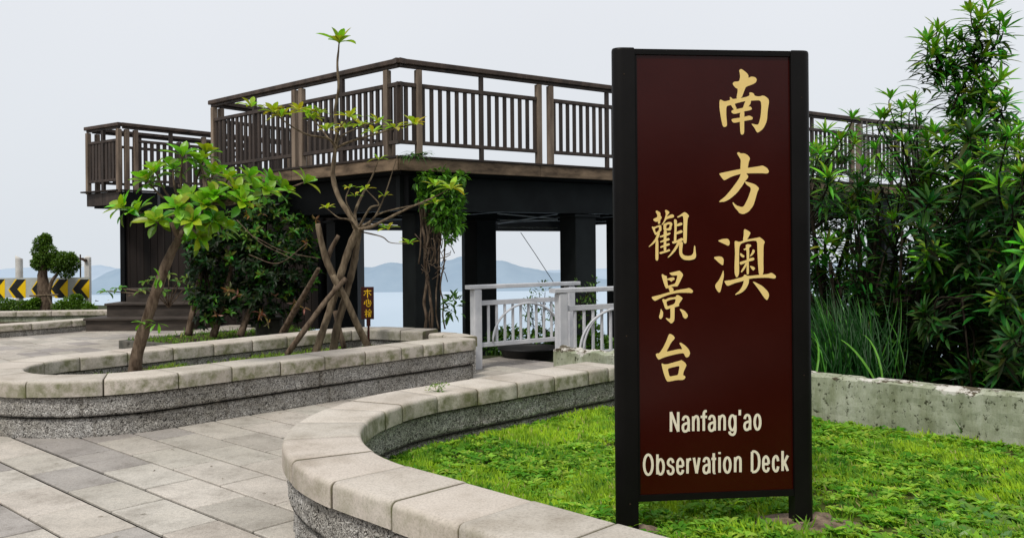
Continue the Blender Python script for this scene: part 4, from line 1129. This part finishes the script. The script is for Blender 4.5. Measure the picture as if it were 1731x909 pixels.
# stakes
def stake(label,pts,r0,r1):
    mb=MB(); mb.smooth=True; P=[at(x,y,D+z) for x,y,z in pts]; P=smoothpath(P,6); n=len(P)
    mb.tube(P,[lerp(r0,r1,i/n)*(1+.12*noise.noise(p*8)) for i,p in enumerate(P)],9,jit=.03)
    return tag(mb.build('support_stake',M['bark'] if r0<.042 else M['greybark']),label,'stake',None)
stake('long stake leaning right from the coping, lowest left of the crossed stakes',[(484,600,-.35),(515,557,-.3),(552,507,-.2),(585,470,-.15)],.036,.03)
stake('stake leaning left with its foot near the small red sign',[(623,588,.05),(602,545,-.05),(582,500,-.12),(562,465,-.15)],.044,.034)
stake('thick forked stake end rising left of the twisting trunk',[(580,500,.15),(565,470,.1),(550,435,.05),(541,400,0),(537,378,0)],.05,.03)
stake('short stub stake forking right beside the thick stake',[(552,440,.12),(560,420,.1),(572,398,.08)],.035,.025)
stake('thin short stake standing behind the crossed trunks',[(582,590,.3),(574,560,.3),(566,525,.3)],.035,.03)
stake('weathered stake leaning right in the shade left of the crossed stakes',[(474,566,2.2),(500,520,1.8),(524,480,1.4),(538,455,1.0)],.04,.028)

# --- climber on the column
random.seed(31); D=11.95
cl=thing('climbing_vine','leafy climber hanging on the black column near the small red sign','vine',tuple(at(735,555,D)))
mb=MB(); mb.smooth=True
for k in range(15):
    x0=random.uniform(722,752); pts=[]
    for y in range(556,330,-22): x0+=random.uniform(-5,5); pts.append(at(x0 if y>430 else lerp(738,x0,.9),y,D+random.uniform(-.06,.06)))
    if k>4: pts=pts[random.randint(3,6):]
    P=smoothpath(pts,4); mb.tube(P,.011 if k>1 else .02,6,jit=.1)
for k in range(30):
    a=(random.uniform(712,755),random.uniform(375,470)); b=(a[0]+random.uniform(-22,22),a[1]+random.uniform(-25,30))
    mb.tube([at(*a,D-.1),at((a[0]+b[0])/2+4,(a[1]+b[1])/2,D-.15),at(*b,D-.1)],.006,5)
mb.build('stem',M['bark'],cl)
mb=MB()
for px,py,r in((722,302,13),(742,300,16),(765,312,14),(730,322,15),(755,328,18),(772,335,12),(716,338,10),(745,350,17),(768,358,15),(752,376,16),(770,382,12),(738,372,10),(760,398,9),(780,300,8),(708,312,8)):
    leafcloud(mb,at(px,py,D-.05),(r*D/F,.22,r*D/F),int(r*r*.6),.11,.045,OVAL,(.03,.11,.012),(.13,.34,.025),.3,-.3)
leafcloud(mb,at(765,520,D),(.12,.1,.2),60,.13,.05,OVAL,(.04,.12,.015),(.1,.22,.03),.3)
mb.build('foliage',M['leaf'],cl)
ep=thing('edge_fern','small green tuft growing on the deck corner edge','fern',tuple(at(705,262,11.5)))
mb=MB(); rc=at(703,262,11.5)
for k in range(70):
    mb.cur=jit((.05,.14,.02),.3); d=Vector((random.uniform(-1,1),random.uniform(-.6,.2),random.uniform(0,.7))); mb.leaf(rc+Vector((random.uniform(-.1,.15),0,0)),d,Vector((0,0,1)),random.uniform(.12,.26),.022,BLADE,1.3,.1)
mb.build('fronds',M['leaf'],ep)

# --- plants by the steps
random.seed(9)
ps=thing('leafy_plant','small curling leafy plant in front of the dark steps','plant',tuple(at(270,500,15)))
mb=MB(); mbs=MB()
for px,py in((245,475),(262,468),(285,462),(300,475),(315,468),(240,490),(275,492),(180,492),(200,486),(330,482)):
    p=at(px,py,15); mbs.tube([at(285 if px>210 else 215,520 if px>210 else 500,15.2),p.lerp(at(285,500,15),.5),p],.01,5)
    rosette(mb,p,(random.uniform(-.4,.4),-.2,1),7,.17,.06,OBOV,40,100,(.08,.2,.02),.9,(.18,.33,.05))
mb.build('foliage',M['leaf'],ps); mbs.build('stem',M['bark'],ps)
# --- shrubs below the white railing, on the slope
random.seed(14)
for lab,cl_ in(('leafy green bush growing below the arched white railing',((840,580,20),(862,575,22),(888,580,22),(912,578,20),(935,585,20),(870,600,20),(905,604,20),(930,606,18),(838,612,16))),
  ('bush with stray shoots behind the railing posts',((955,560,14),(975,590,20),(1005,585,22),(1030,590,20),(1000,560,14),(940,530,11)))):
    t=thing('slope_bush',lab,'bush',tuple(at(cl_[0][0],620,12.9))); mb=MB(); ms=MB()
    for px,py,r in cl_:
        c=at(px,py,12.9); leafcloud(mb,c,(r*12.9/F,.3,r*12.9/F),int(r*r*.6),.09,.045,OVAL,(.03,.09,.012),(.12,.26,.03),.4)
        ms.tube([Vector((c.x,c.y+.1,c.z-.9)),c],.01,5)
    for k in range(12):
        a=at(random.uniform(880,1000),600,12.9); b=at(random.uniform(890,1010),random.uniform(480,540),12.8); ms.tube([a,a.lerp(b,.5)+rdir()*.08,b],.005,5); leafcloud(mb,b,(.06,.06,.15),14,.08,.03,OVAL,(.04,.1,.012),(.12,.24,.03))
    mb.build('foliage',M['leaf'],t); ms.build('stem',M['darkbark'],t)
# black basin
mb=MB(); c=at(893,612,11.9); n=28; mb.smooth=True; R0=.4
rings=[]
for rr,z in((R0*.8,-.12),(R0,.12),(R0+.03,.13),(R0+.03,.1),(R0-.02,.1),(R0*.8,-.06)): rings.append([mb.vert((c.x+rr*math.cos(2*math.pi*k/n),c.y+.25+rr*math.sin(2*math.pi*k/n),z)) for k in range(n)])
for a,b in zip(rings,rings[1:]):
    for k in range(n): mb.face(a[k],a[(k+1)%n],b[(k+1)%n],b[k])
mb.face(*rings[-1]); tag(mb.build('round_basin',M['chevblack']),'round black basin on the ground behind the arched white railing','basin')

# --- right hand oleander mass
random.seed(77)
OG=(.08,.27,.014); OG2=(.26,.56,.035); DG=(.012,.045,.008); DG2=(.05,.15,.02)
def sil(x):
    prof=[(1360,235),(1385,205),(1400,225),(1420,215),(1435,185),(1455,205),(1480,190),(1500,155),(1540,160),(1565,185),(1600,180),(1622,150),(1650,120),(1690,140),(1715,210),(1731,230),(1900,200)]
    for (a,ya),(b,yb) in zip(prof,prof[1:]):
        if a<=x<=b: return lerp(ya,yb,(x-a)/(b-a))
    return 230
def oleander(label,xr,dr,ntips,base,extra=(),light=.35,name='oleander_shrub',cat='shrub',leafL=.18,hx_=()):
    bx,bd=base; g=at(bx,690,bd); t=thing(name,label,cat,(g.x,g.y,g.z))
    mb=MB(); mbr=MB(); mbr.smooth=True
    root=Vector((g.x,g.y,-.2)); hubs=[]
    for k in range(9):
        hx=lerp(xr[0],xr[1],(k+.5)/9)+random.uniform(-15,15); h=at(hx,random.uniform(380,520),lerp(*dr,random.random()))
        P=smoothpath([root+rdir()*.12,root.lerp(h,.5)+rdir()*.12,h],5); mbr.tube(P,[lerp(.03,.016,i/len(P)) for i in range(len(P))],7,jit=.05); hubs.append(h)
    hubs+=[at(*h) for h in hx_]
    T=[]
    for k in range(ntips):
        px=random.uniform(*xr); top=sil(px)+18; f=random.random()**.85; py=lerp(top,655,f); T.append((px,py,lerp(*dr,random.random()),0))
    for e in extra: T.append((*e,1))
    for px,py,dd,ex in T:
        p=at(px,py,dd); cand=[h for h in hubs if h.z<p.z] or hubs; h=min(cand,key=lambda q:(q-p).length)
        mid=h.lerp(p,.5)+rdir()*.07; ax=(p-mid).normalized()*.55+Vector((random.uniform(-.3,.3),random.uniform(-.5,.1),.75)); ax.normalize()
        st=h if (h-p).length<1.6 else h.lerp(p,.3)
        P=smoothpath([st,mid,p-ax*.12,p],4); mbr.tube(P,[lerp(.010,.004,i/len(P)) for i in range(len(P))],5)
        deep=(py-sil(px))/450; brt=ex or random.random()<light*1.2*(1.2-deep*1.2)  # dark tints likelier lower down and inward: inner shade painted into the leaves
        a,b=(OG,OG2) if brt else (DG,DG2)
        L=leafL*random.uniform(.85,1.15)
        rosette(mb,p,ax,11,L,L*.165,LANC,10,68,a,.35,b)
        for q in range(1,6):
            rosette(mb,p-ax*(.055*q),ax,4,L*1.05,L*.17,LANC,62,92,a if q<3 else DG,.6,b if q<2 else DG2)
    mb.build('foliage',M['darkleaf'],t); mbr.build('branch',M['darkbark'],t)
    return t
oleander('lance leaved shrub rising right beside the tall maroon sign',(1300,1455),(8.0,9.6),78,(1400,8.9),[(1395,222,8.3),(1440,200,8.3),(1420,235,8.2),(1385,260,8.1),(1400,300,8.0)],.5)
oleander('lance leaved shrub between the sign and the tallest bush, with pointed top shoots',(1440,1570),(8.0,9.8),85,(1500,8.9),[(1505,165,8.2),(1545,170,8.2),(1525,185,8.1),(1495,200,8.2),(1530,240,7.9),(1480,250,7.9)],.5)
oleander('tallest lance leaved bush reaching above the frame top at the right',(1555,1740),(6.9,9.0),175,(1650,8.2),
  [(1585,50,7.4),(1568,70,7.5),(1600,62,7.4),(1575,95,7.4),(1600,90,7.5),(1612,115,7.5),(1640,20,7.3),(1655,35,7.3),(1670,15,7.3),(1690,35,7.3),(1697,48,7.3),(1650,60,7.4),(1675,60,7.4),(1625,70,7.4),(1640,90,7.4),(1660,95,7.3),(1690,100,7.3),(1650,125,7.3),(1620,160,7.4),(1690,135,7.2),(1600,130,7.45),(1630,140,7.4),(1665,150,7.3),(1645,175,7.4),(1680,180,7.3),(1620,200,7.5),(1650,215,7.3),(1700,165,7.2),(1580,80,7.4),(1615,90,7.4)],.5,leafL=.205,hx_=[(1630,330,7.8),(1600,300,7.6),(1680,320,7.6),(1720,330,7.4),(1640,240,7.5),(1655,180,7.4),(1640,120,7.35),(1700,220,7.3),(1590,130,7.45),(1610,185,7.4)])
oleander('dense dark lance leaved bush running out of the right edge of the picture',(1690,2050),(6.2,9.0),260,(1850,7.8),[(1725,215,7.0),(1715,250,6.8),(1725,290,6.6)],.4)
# understorey, deep shade painted into its dark leaves, closes the view low down
random.seed(88)
ud=thing('undergrowth_shrub','dark tangled undergrowth low behind the mossy wall','undergrowth',(3.2,8.5,0))
mb=MB(); ms=MB(); ms.smooth=True
for k in range(2300):
    px=random.uniform(1340,2050); d_=random.uniform(8.6,11.5) if px<1620 else random.uniform(7.8,11)
    ymin=470 if px<1600 else 300
    py=lerp(ymin,690,random.random()**.8); p=at(px,py,d_)
    rosette(mb,p,rdir(.5),6,.2,.04,LANC,30,100,(.008,.026,.006),.6,(.022,.06,.012))
for k in range(60):
    px=random.uniform(1380,1900); d_=random.uniform(8,10); a=at(px,700,d_); b=at(px+random.uniform(-120,80),random.uniform(300,520),d_); P=smoothpath([a,a.lerp(b,.5)+rdir()*.15,b],5); ms.tube(P,random.uniform(.008,.022),6)
mb.build('foliage',M['darkleaf'],ud); ms.build('branch',M['darkbark'],ud)
# tall grass clump
random.seed(5)
tg=thing('tall_grass_clump','clump of long arching grass blades behind the mossy wall beside the sign','tall grass',tuple(at(1430,640,7.5)))
mb=MB()
for k in range(620):
    px=random.gauss(1432,36); p=at(px,random.uniform(628,660),random.uniform(7.3,8.3)); p.z=min(p.z,.45)
    mb.cur=jit((.01,.06,.008) if random.random()<.8 else (.05,.2,.015),.3)
    d=Vector((random.gauss(0,.28),random.gauss(-.05,.2),1)); mb.leaf(p,d,Vector((0,-1,.2)),random.uniform(.45,.95),.012,[.8,1,1,.9,.7,.4,0],random.uniform(.3,1.5),.2)
mb.cur=(.13,.34,.04)
for px,a in((1480,.75),(1492,.05),(1375,-.6)):
    p=at(px,640,7.0); p.z=.4; mb.leaf(p,Vector((-a*.6+.0,0,1)),Vector((0,-1,.1)),.6,.018,[.8,1,1,.9,.7,.4,0],1.5,.2)
mb.build('blades',M['darkleaf'],tg)

# --- trellis panel behind shrubs
tl=thing('wire_trellis','pale wire lattice glimpsed among the shrubs right of the sign','trellis',tuple(at(1490,280,13.5)))
mb=MB(); random.seed(2)
for x in range(1455,1560,10): mb.tube(smoothpath([at(x+random.uniform(-2,2),205,13.5),at(x+random.uniform(-2,2),250,13.5),at(x+random.uniform(-2,2),300,13.5)],4),.012,5)
for y in range(215,300,22): mb.tube(smoothpath([at(x,y+random.uniform(-4,4),13.5) for x in range(1455,1600,24)],3),.012,5)
mb.build('lattice',M['pot'],tl)

# ================================================================ GRASS AND WEEDS
random.seed(3)
def in_wall_side(x,y):
    q=Vector((x,y))-wallA; return q.dot(nn)<-.12
def grass(name,n,region,zf,hh,cols,weeds=0,ww=.006,mask=None,bare=()):
    mb=MB(); xs=[p[0] for p in region]; ys=[p[1] for p in region]; c=0
    while c<n:
        x=random.uniform(min(xs),max(xs)); y=random.uniform(max(min(ys),2.2),max(ys))
        if not inside(x,y,region) or (mask and not mask(x,y)): continue
        dd=max(y,2.5)
        if random.random()>min(1,(4.6/dd)**1.1): 
            if random.random()<.35: continue
        cl_=noise.noise(Vector((x*2.1,y*2.1,0)))*.7+noise.noise(Vector((x*6,y*6,2)))*.5
        if mask_bare(x,y,bare): continue
        if random.random()<max(0,-cl_*1.9): continue
        c+=1
        h=hh*random.uniform(.4,1.3)*max(.35,1+1.1*cl_)*(.8+.05*dd)
        k=noise.noise(Vector((x*1.3,y*1.3,7)))*.8+noise.noise(Vector((x*7,y*7,3)))*.7+.45+random.uniform(-.25,.25); k=max(0,min(1,k))
        mb.cur=jit(tuple(lerp(cols[0][i],cols[1][i],k) for i in range(3)),.22)
        if random.random()<.04: mb.cur=(.42,.4,.15)
        zb_=lawnz(x,y) if name=='lawn_grass' else zf
        p=Vector((x,y,zb_+.02*noise.noise(Vector((x*1.6,y*1.6,zf)))*2-.004)); d=Vector((random.gauss(0,.5),random.gauss(0,.5),1))
        mb.leaf(p,d,Vector((0,-1,.3)),h,ww*random.uniform(.7,1.4)*(.8+.05*dd),BLADE,random.uniform(.2,1.4),.1)
    for k in range(weeds):
        for _ in range(50):
            x=random.uniform(min(xs),max(xs)); y=random.uniform(max(min(ys),2.4),max(ys))
            if inside(x,y,region) and (not mask or mask(x,y)) and not mask_bare(x,y,bare): break
        zb_=lawnz(x,y) if name=='lawn_grass' else zf
        p=Vector((x,y,zb_+.01)); s_=random.uniform(.5,1.3)
        cw=random.random()**1.6; wc=(lerp(.07,.34,cw),lerp(.24,.56,cw),lerp(.01,.06,cw)); s_*=.8
        rosette(mb,p+Vector((0,0,.015*s_)),(random.uniform(-.2,.2),random.uniform(-.2,.2),1),random.randint(5,9),.06*s_,.028*s_,OVAL,25,80,wc,.5,(wc[0]*1.4,wc[1]*1.3,wc[2]*1.4))
    return tag(mb.build(name,M['grass'],None,False),'short bright green grass mixed with broad leaved weeds inside the round nosed planter' if name=='lawn_grass' else 'sparse moss and weeds in the long planter','grass',kind='stuff')
def mask_bare(x,y,bare):
    for bx,by,br_ in bare:
        if ((x-bx)/1.25)**2+((y-by)/.8)**2<(br_*(1+.3*noise.noise(Vector((x*9,y*9,1)))))**2 and random.random()<.93: return True
    return False
def mask1(x,y):
    if not in_wall_side(x,y): return False
    if x+y<3.335+.2*1.414: return False
    if y-x>6.96-.2*1.414: return False
    if x<c1[0] and (Vector((x,y))-Vector(c1)).length>R1-.19 and (y<c1[1]+1.2 and x<-.2): return False
    return x<4.6
bare=[(footc[0].x,footc[0].y,.13),(footc[1].x+.05,footc[1].y,.2),(footc[1].x-.12,footc[1].y+.02,.1)]
grass('lawn_grass',105000,lawnpoly,.195,.047,((.05,.18,.01),(.38,.58,.025)),6500,.0078,mask1,bare)
def mask2(x,y):
    q=Vector((x,y)); dm=min((q-p).length for p in P2.p[::2]); return dm>.24
grass('planter_grass',6500,plant2,.26,.04,((.08,.18,.02),(.22,.33,.03)),160,.007,mask2)
bedp=[tuple(K0),tuple(K1),(-2.3,12.3),(-2.6,14.0),(-4.2,16.0),tuple(K2)]
grass('bed_grass',1500,bedp,.1,.06,((.06,.15,.015),(.16,.27,.03)),120,.009)
# single weeds
def weed(label,px,py,z,n,s_,col=(.1,.24,.02),kind='blade'):
    p=on(px,py,z); t=thing('weed',label,'weed',tuple(p)); mb=MB()
    if kind=='blade':
        for k in range(n):
            mb.cur=jit(col,.3); mb.leaf(p+Vector((random.gauss(0,.03*s_*4),random.gauss(0,.03),0)),Vector((random.gauss(0,.6),random.gauss(0,.5),1)),Vector((0,-1,.3)),s_*random.uniform(.5,1.2),.008,BLADE,.9,.1)
    else:
        for k in range(n):
            b=p+Vector((random.gauss(0,s_*.5),random.gauss(0,s_*.2),random.uniform(.0,s_))); mb.tube([p,b],.0015,4); rosette(mb,b,(0,-.2,1),5,.03,.014,OVAL,40,95,col,.4,(.2,.34,.03))
    mb.build('leaves',M['leaf'],t)
weed('grass tuft in the paving at the right end of the long planter',765,640,0,60,.11)
weed('low weed at the foot of the long planter, left of the grass tuft',690,652,0,18,.05)
weed('little leafy weed draped over the coping of the round nosed planter',738,662,.47,10,.07,(.12,.24,.03),'leaf')
weed('ragged weed at the foot of the left white railing post',797,622,0,40,.13)
weed('dark green plant growing against the mossy wall at the right',1625,738,.2,26,.16,(.06,.16,.02))
weed('tall thin blades by the foot of the right sign post',1362,893,.2,12,.09,(.16,.32,.02))
random.seed(41)
lw=thing('broadleaf_weed','patch of large round leaved weeds in the lower right corner of the lawn','weed',tuple(on(1680,890,.2)))
mb=MB()
for k in range(46):
    p=on(random.uniform(1560,1760),random.uniform(850,925),.2); rosette(mb,p,(random.uniform(-.3,.3),-.2,1),6,.085,.05,OVAL,35,85,(.08,.22,.02),.4,(.18,.34,.05))
mb.build('leaves',M['leaf'],lw)
# fallen bits on the paving
mb=MB(); random.seed(6)
for k in range(70):
    x,y=random.uniform(-4,1),random.uniform(3,8); 
    if inside(x,y,lawnpoly) or inside(x,y,plant2): continue
    mb.cur=jit((.16,.12,.06),.4); mb.leaf(Vector((x,y,.004)),Vector((random.uniform(-1,1),random.uniform(-1,1),.1)),Vector((0,0,1)),random.uniform(.012,.045),.008,OVAL,.3,.2)
tag(mb.build('fallen_leaves',M['leaf']),'tiny dry leaf bits scattered over the paving','leaf litter',kind='stuff')
# distant boats
for px,py,lab in((163,509,'tiny dark boat on the hazy sea left of the clad wall'),(183,508,'tiny pale boat on the hazy sea close to the clad wall')):
    p=on(px,py,-157); mb=MB(); s_=6 if px==163 else 4
    v=[(-s_,0,1.6),(s_*1.3,0,2.2),(s_*.8,-1.2,0),(-s_*.9,-1.2,0),(s_*.8,1.2,0),(-s_*.9,1.2,0)]
    i=[mb.vert((p.x+a,p.y+b,p.z+c)) for a,b,c in v]
    for f in((0,3,2,1),(0,1,4,5),(3,5,4,2),(0,5,3),(1,2,4)): mb.face(*[i[k] for k in f])
    mb.box((p.x-s_*.3,p.y,p.z+2.6),(s_*.7,1.6,2)); tag(mb.build('boat',M['chevblack'] if s_==6 else M['boardgrey']),lab,'boat')

GR={'stone_planter':'low stone planters','metal_railing':'pale grey metal railings','support_stake':'wooden tree stakes','oleander_shrub':'lance leaved bushes behind the mossy wall','hedge_bush':'bushes below the chevron board','weed':'single weeds','boat':'boats on the sea','sign_footing':'sign post footings','evergreen_shrub':'dark evergreen shrubs in the bed','slope_bush':'bushes on the slope behind the railings'}
for o in COL.objects:
    k=o.name.split('.')[0]
    if o.parent is None and k in GR and 'label' in o: o['group']=GR[k]

# ================================================================ LIGHT, WORLD, CAMERA
w=bpy.data.worlds.new('World'); sc.world=w; w.use_nodes=True; nt=w.node_tree; nt.nodes.clear()
out=nt.nodes.new('ShaderNodeOutputWorld'); 
sk=nt.nodes.new('ShaderNodeTexSky'); sk.sky_type='NISHITA'; sk.sun_disc=False; SE=R(56); SA=R(200)
sk.sun_elevation=SE; sk.sun_rotation=SA; sk.dust_density=4; sk.air_density=1.2; sk.altitude=150
b1=nt.nodes.new('ShaderNodeBackground'); b1.inputs[1].default_value=.05; nt.links.new(sk.outputs[0],b1.inputs[0])
tc=nt.nodes.new('ShaderNodeTexCoord'); sx=nt.nodes.new('ShaderNodeSeparateXYZ'); nt.links.new(tc.outputs['Generated'],sx.inputs[0])
cr=nt.nodes.new('ShaderNodeValToRGB'); e=cr.color_ramp.elements; e[0].position=0; e[0].color=(.77,.82,.875,1); e[1].position=.35; e[1].color=(.87,.89,.935,1)
x=e.new(.08); x.color=(.80,.84,.89,1)
nt.links.new(sx.outputs[2],cr.inputs[0])
ns_=nt.nodes.new('ShaderNodeTexNoise'); ns_.inputs['Scale'].default_value=2.2; ns_.inputs['Detail'].default_value=4; nt.links.new(tc.outputs['Generated'],ns_.inputs['Vector'])
mr=nt.nodes.new('ShaderNodeMapRange'); mr.inputs['To Min'].default_value=.96; mr.inputs['To Max'].default_value=1.05; nt.links.new(ns_.outputs[0],mr.inputs['Value'])
mm=nt.nodes.new('ShaderNodeVectorMath'); mm.operation='SCALE'; nt.links.new(cr.outputs[0],mm.inputs[0]); nt.links.new(mr.outputs[0],mm.inputs['Scale'])
b2=nt.nodes.new('ShaderNodeBackground'); b2.inputs[1].default_value=1.0; nt.links.new(mm.outputs[0],b2.inputs[0])
mx=nt.nodes.new('ShaderNodeMixShader'); mx.inputs[0].default_value=.92; nt.links.new(b1.outputs[0],mx.inputs[1]); nt.links.new(b2.outputs[0],mx.inputs[2]); nt.links.new(mx.outputs[0],out.inputs[0])
ld=bpy.data.lights.new('sun','SUN'); ld.energy=2.4; ld.angle=R(11); ld.color=(1,.96,.89); lo=bpy.data.objects.new('sun',ld); COL.objects.link(lo)
# sun direction : from behind-left of the camera
az=R(205); sdir=Vector((math.sin(az)*math.cos(SE),math.cos(az)*math.cos(SE),math.sin(SE)))
lo.rotation_euler=sdir.to_track_quat('Z','Y').to_euler(); sk.sun_rotation=az
cam=bpy.data.cameras.new('camera'); co=bpy.data.objects.new('camera',cam); COL.objects.link(co); sc.camera=co
cam.sensor_width=36; cam.sensor_fit='HORIZONTAL'; cam.lens=36*F/1731; cam.clip_start=.05; cam.clip_end=200000
cam.shift_y=-(CYP-YH)/1731; co.location=(0,0,EYE); co.rotation_euler=(R(90),-ROLL,0)
sc.view_settings.view_transform='Standard'; sc.view_settings.look='None'; sc.view_settings.exposure=0; sc.view_settings.gamma=1
sc.render.resolution_x=1024; sc.render.resolution_y=537
sc.cycles.max_bounces=8
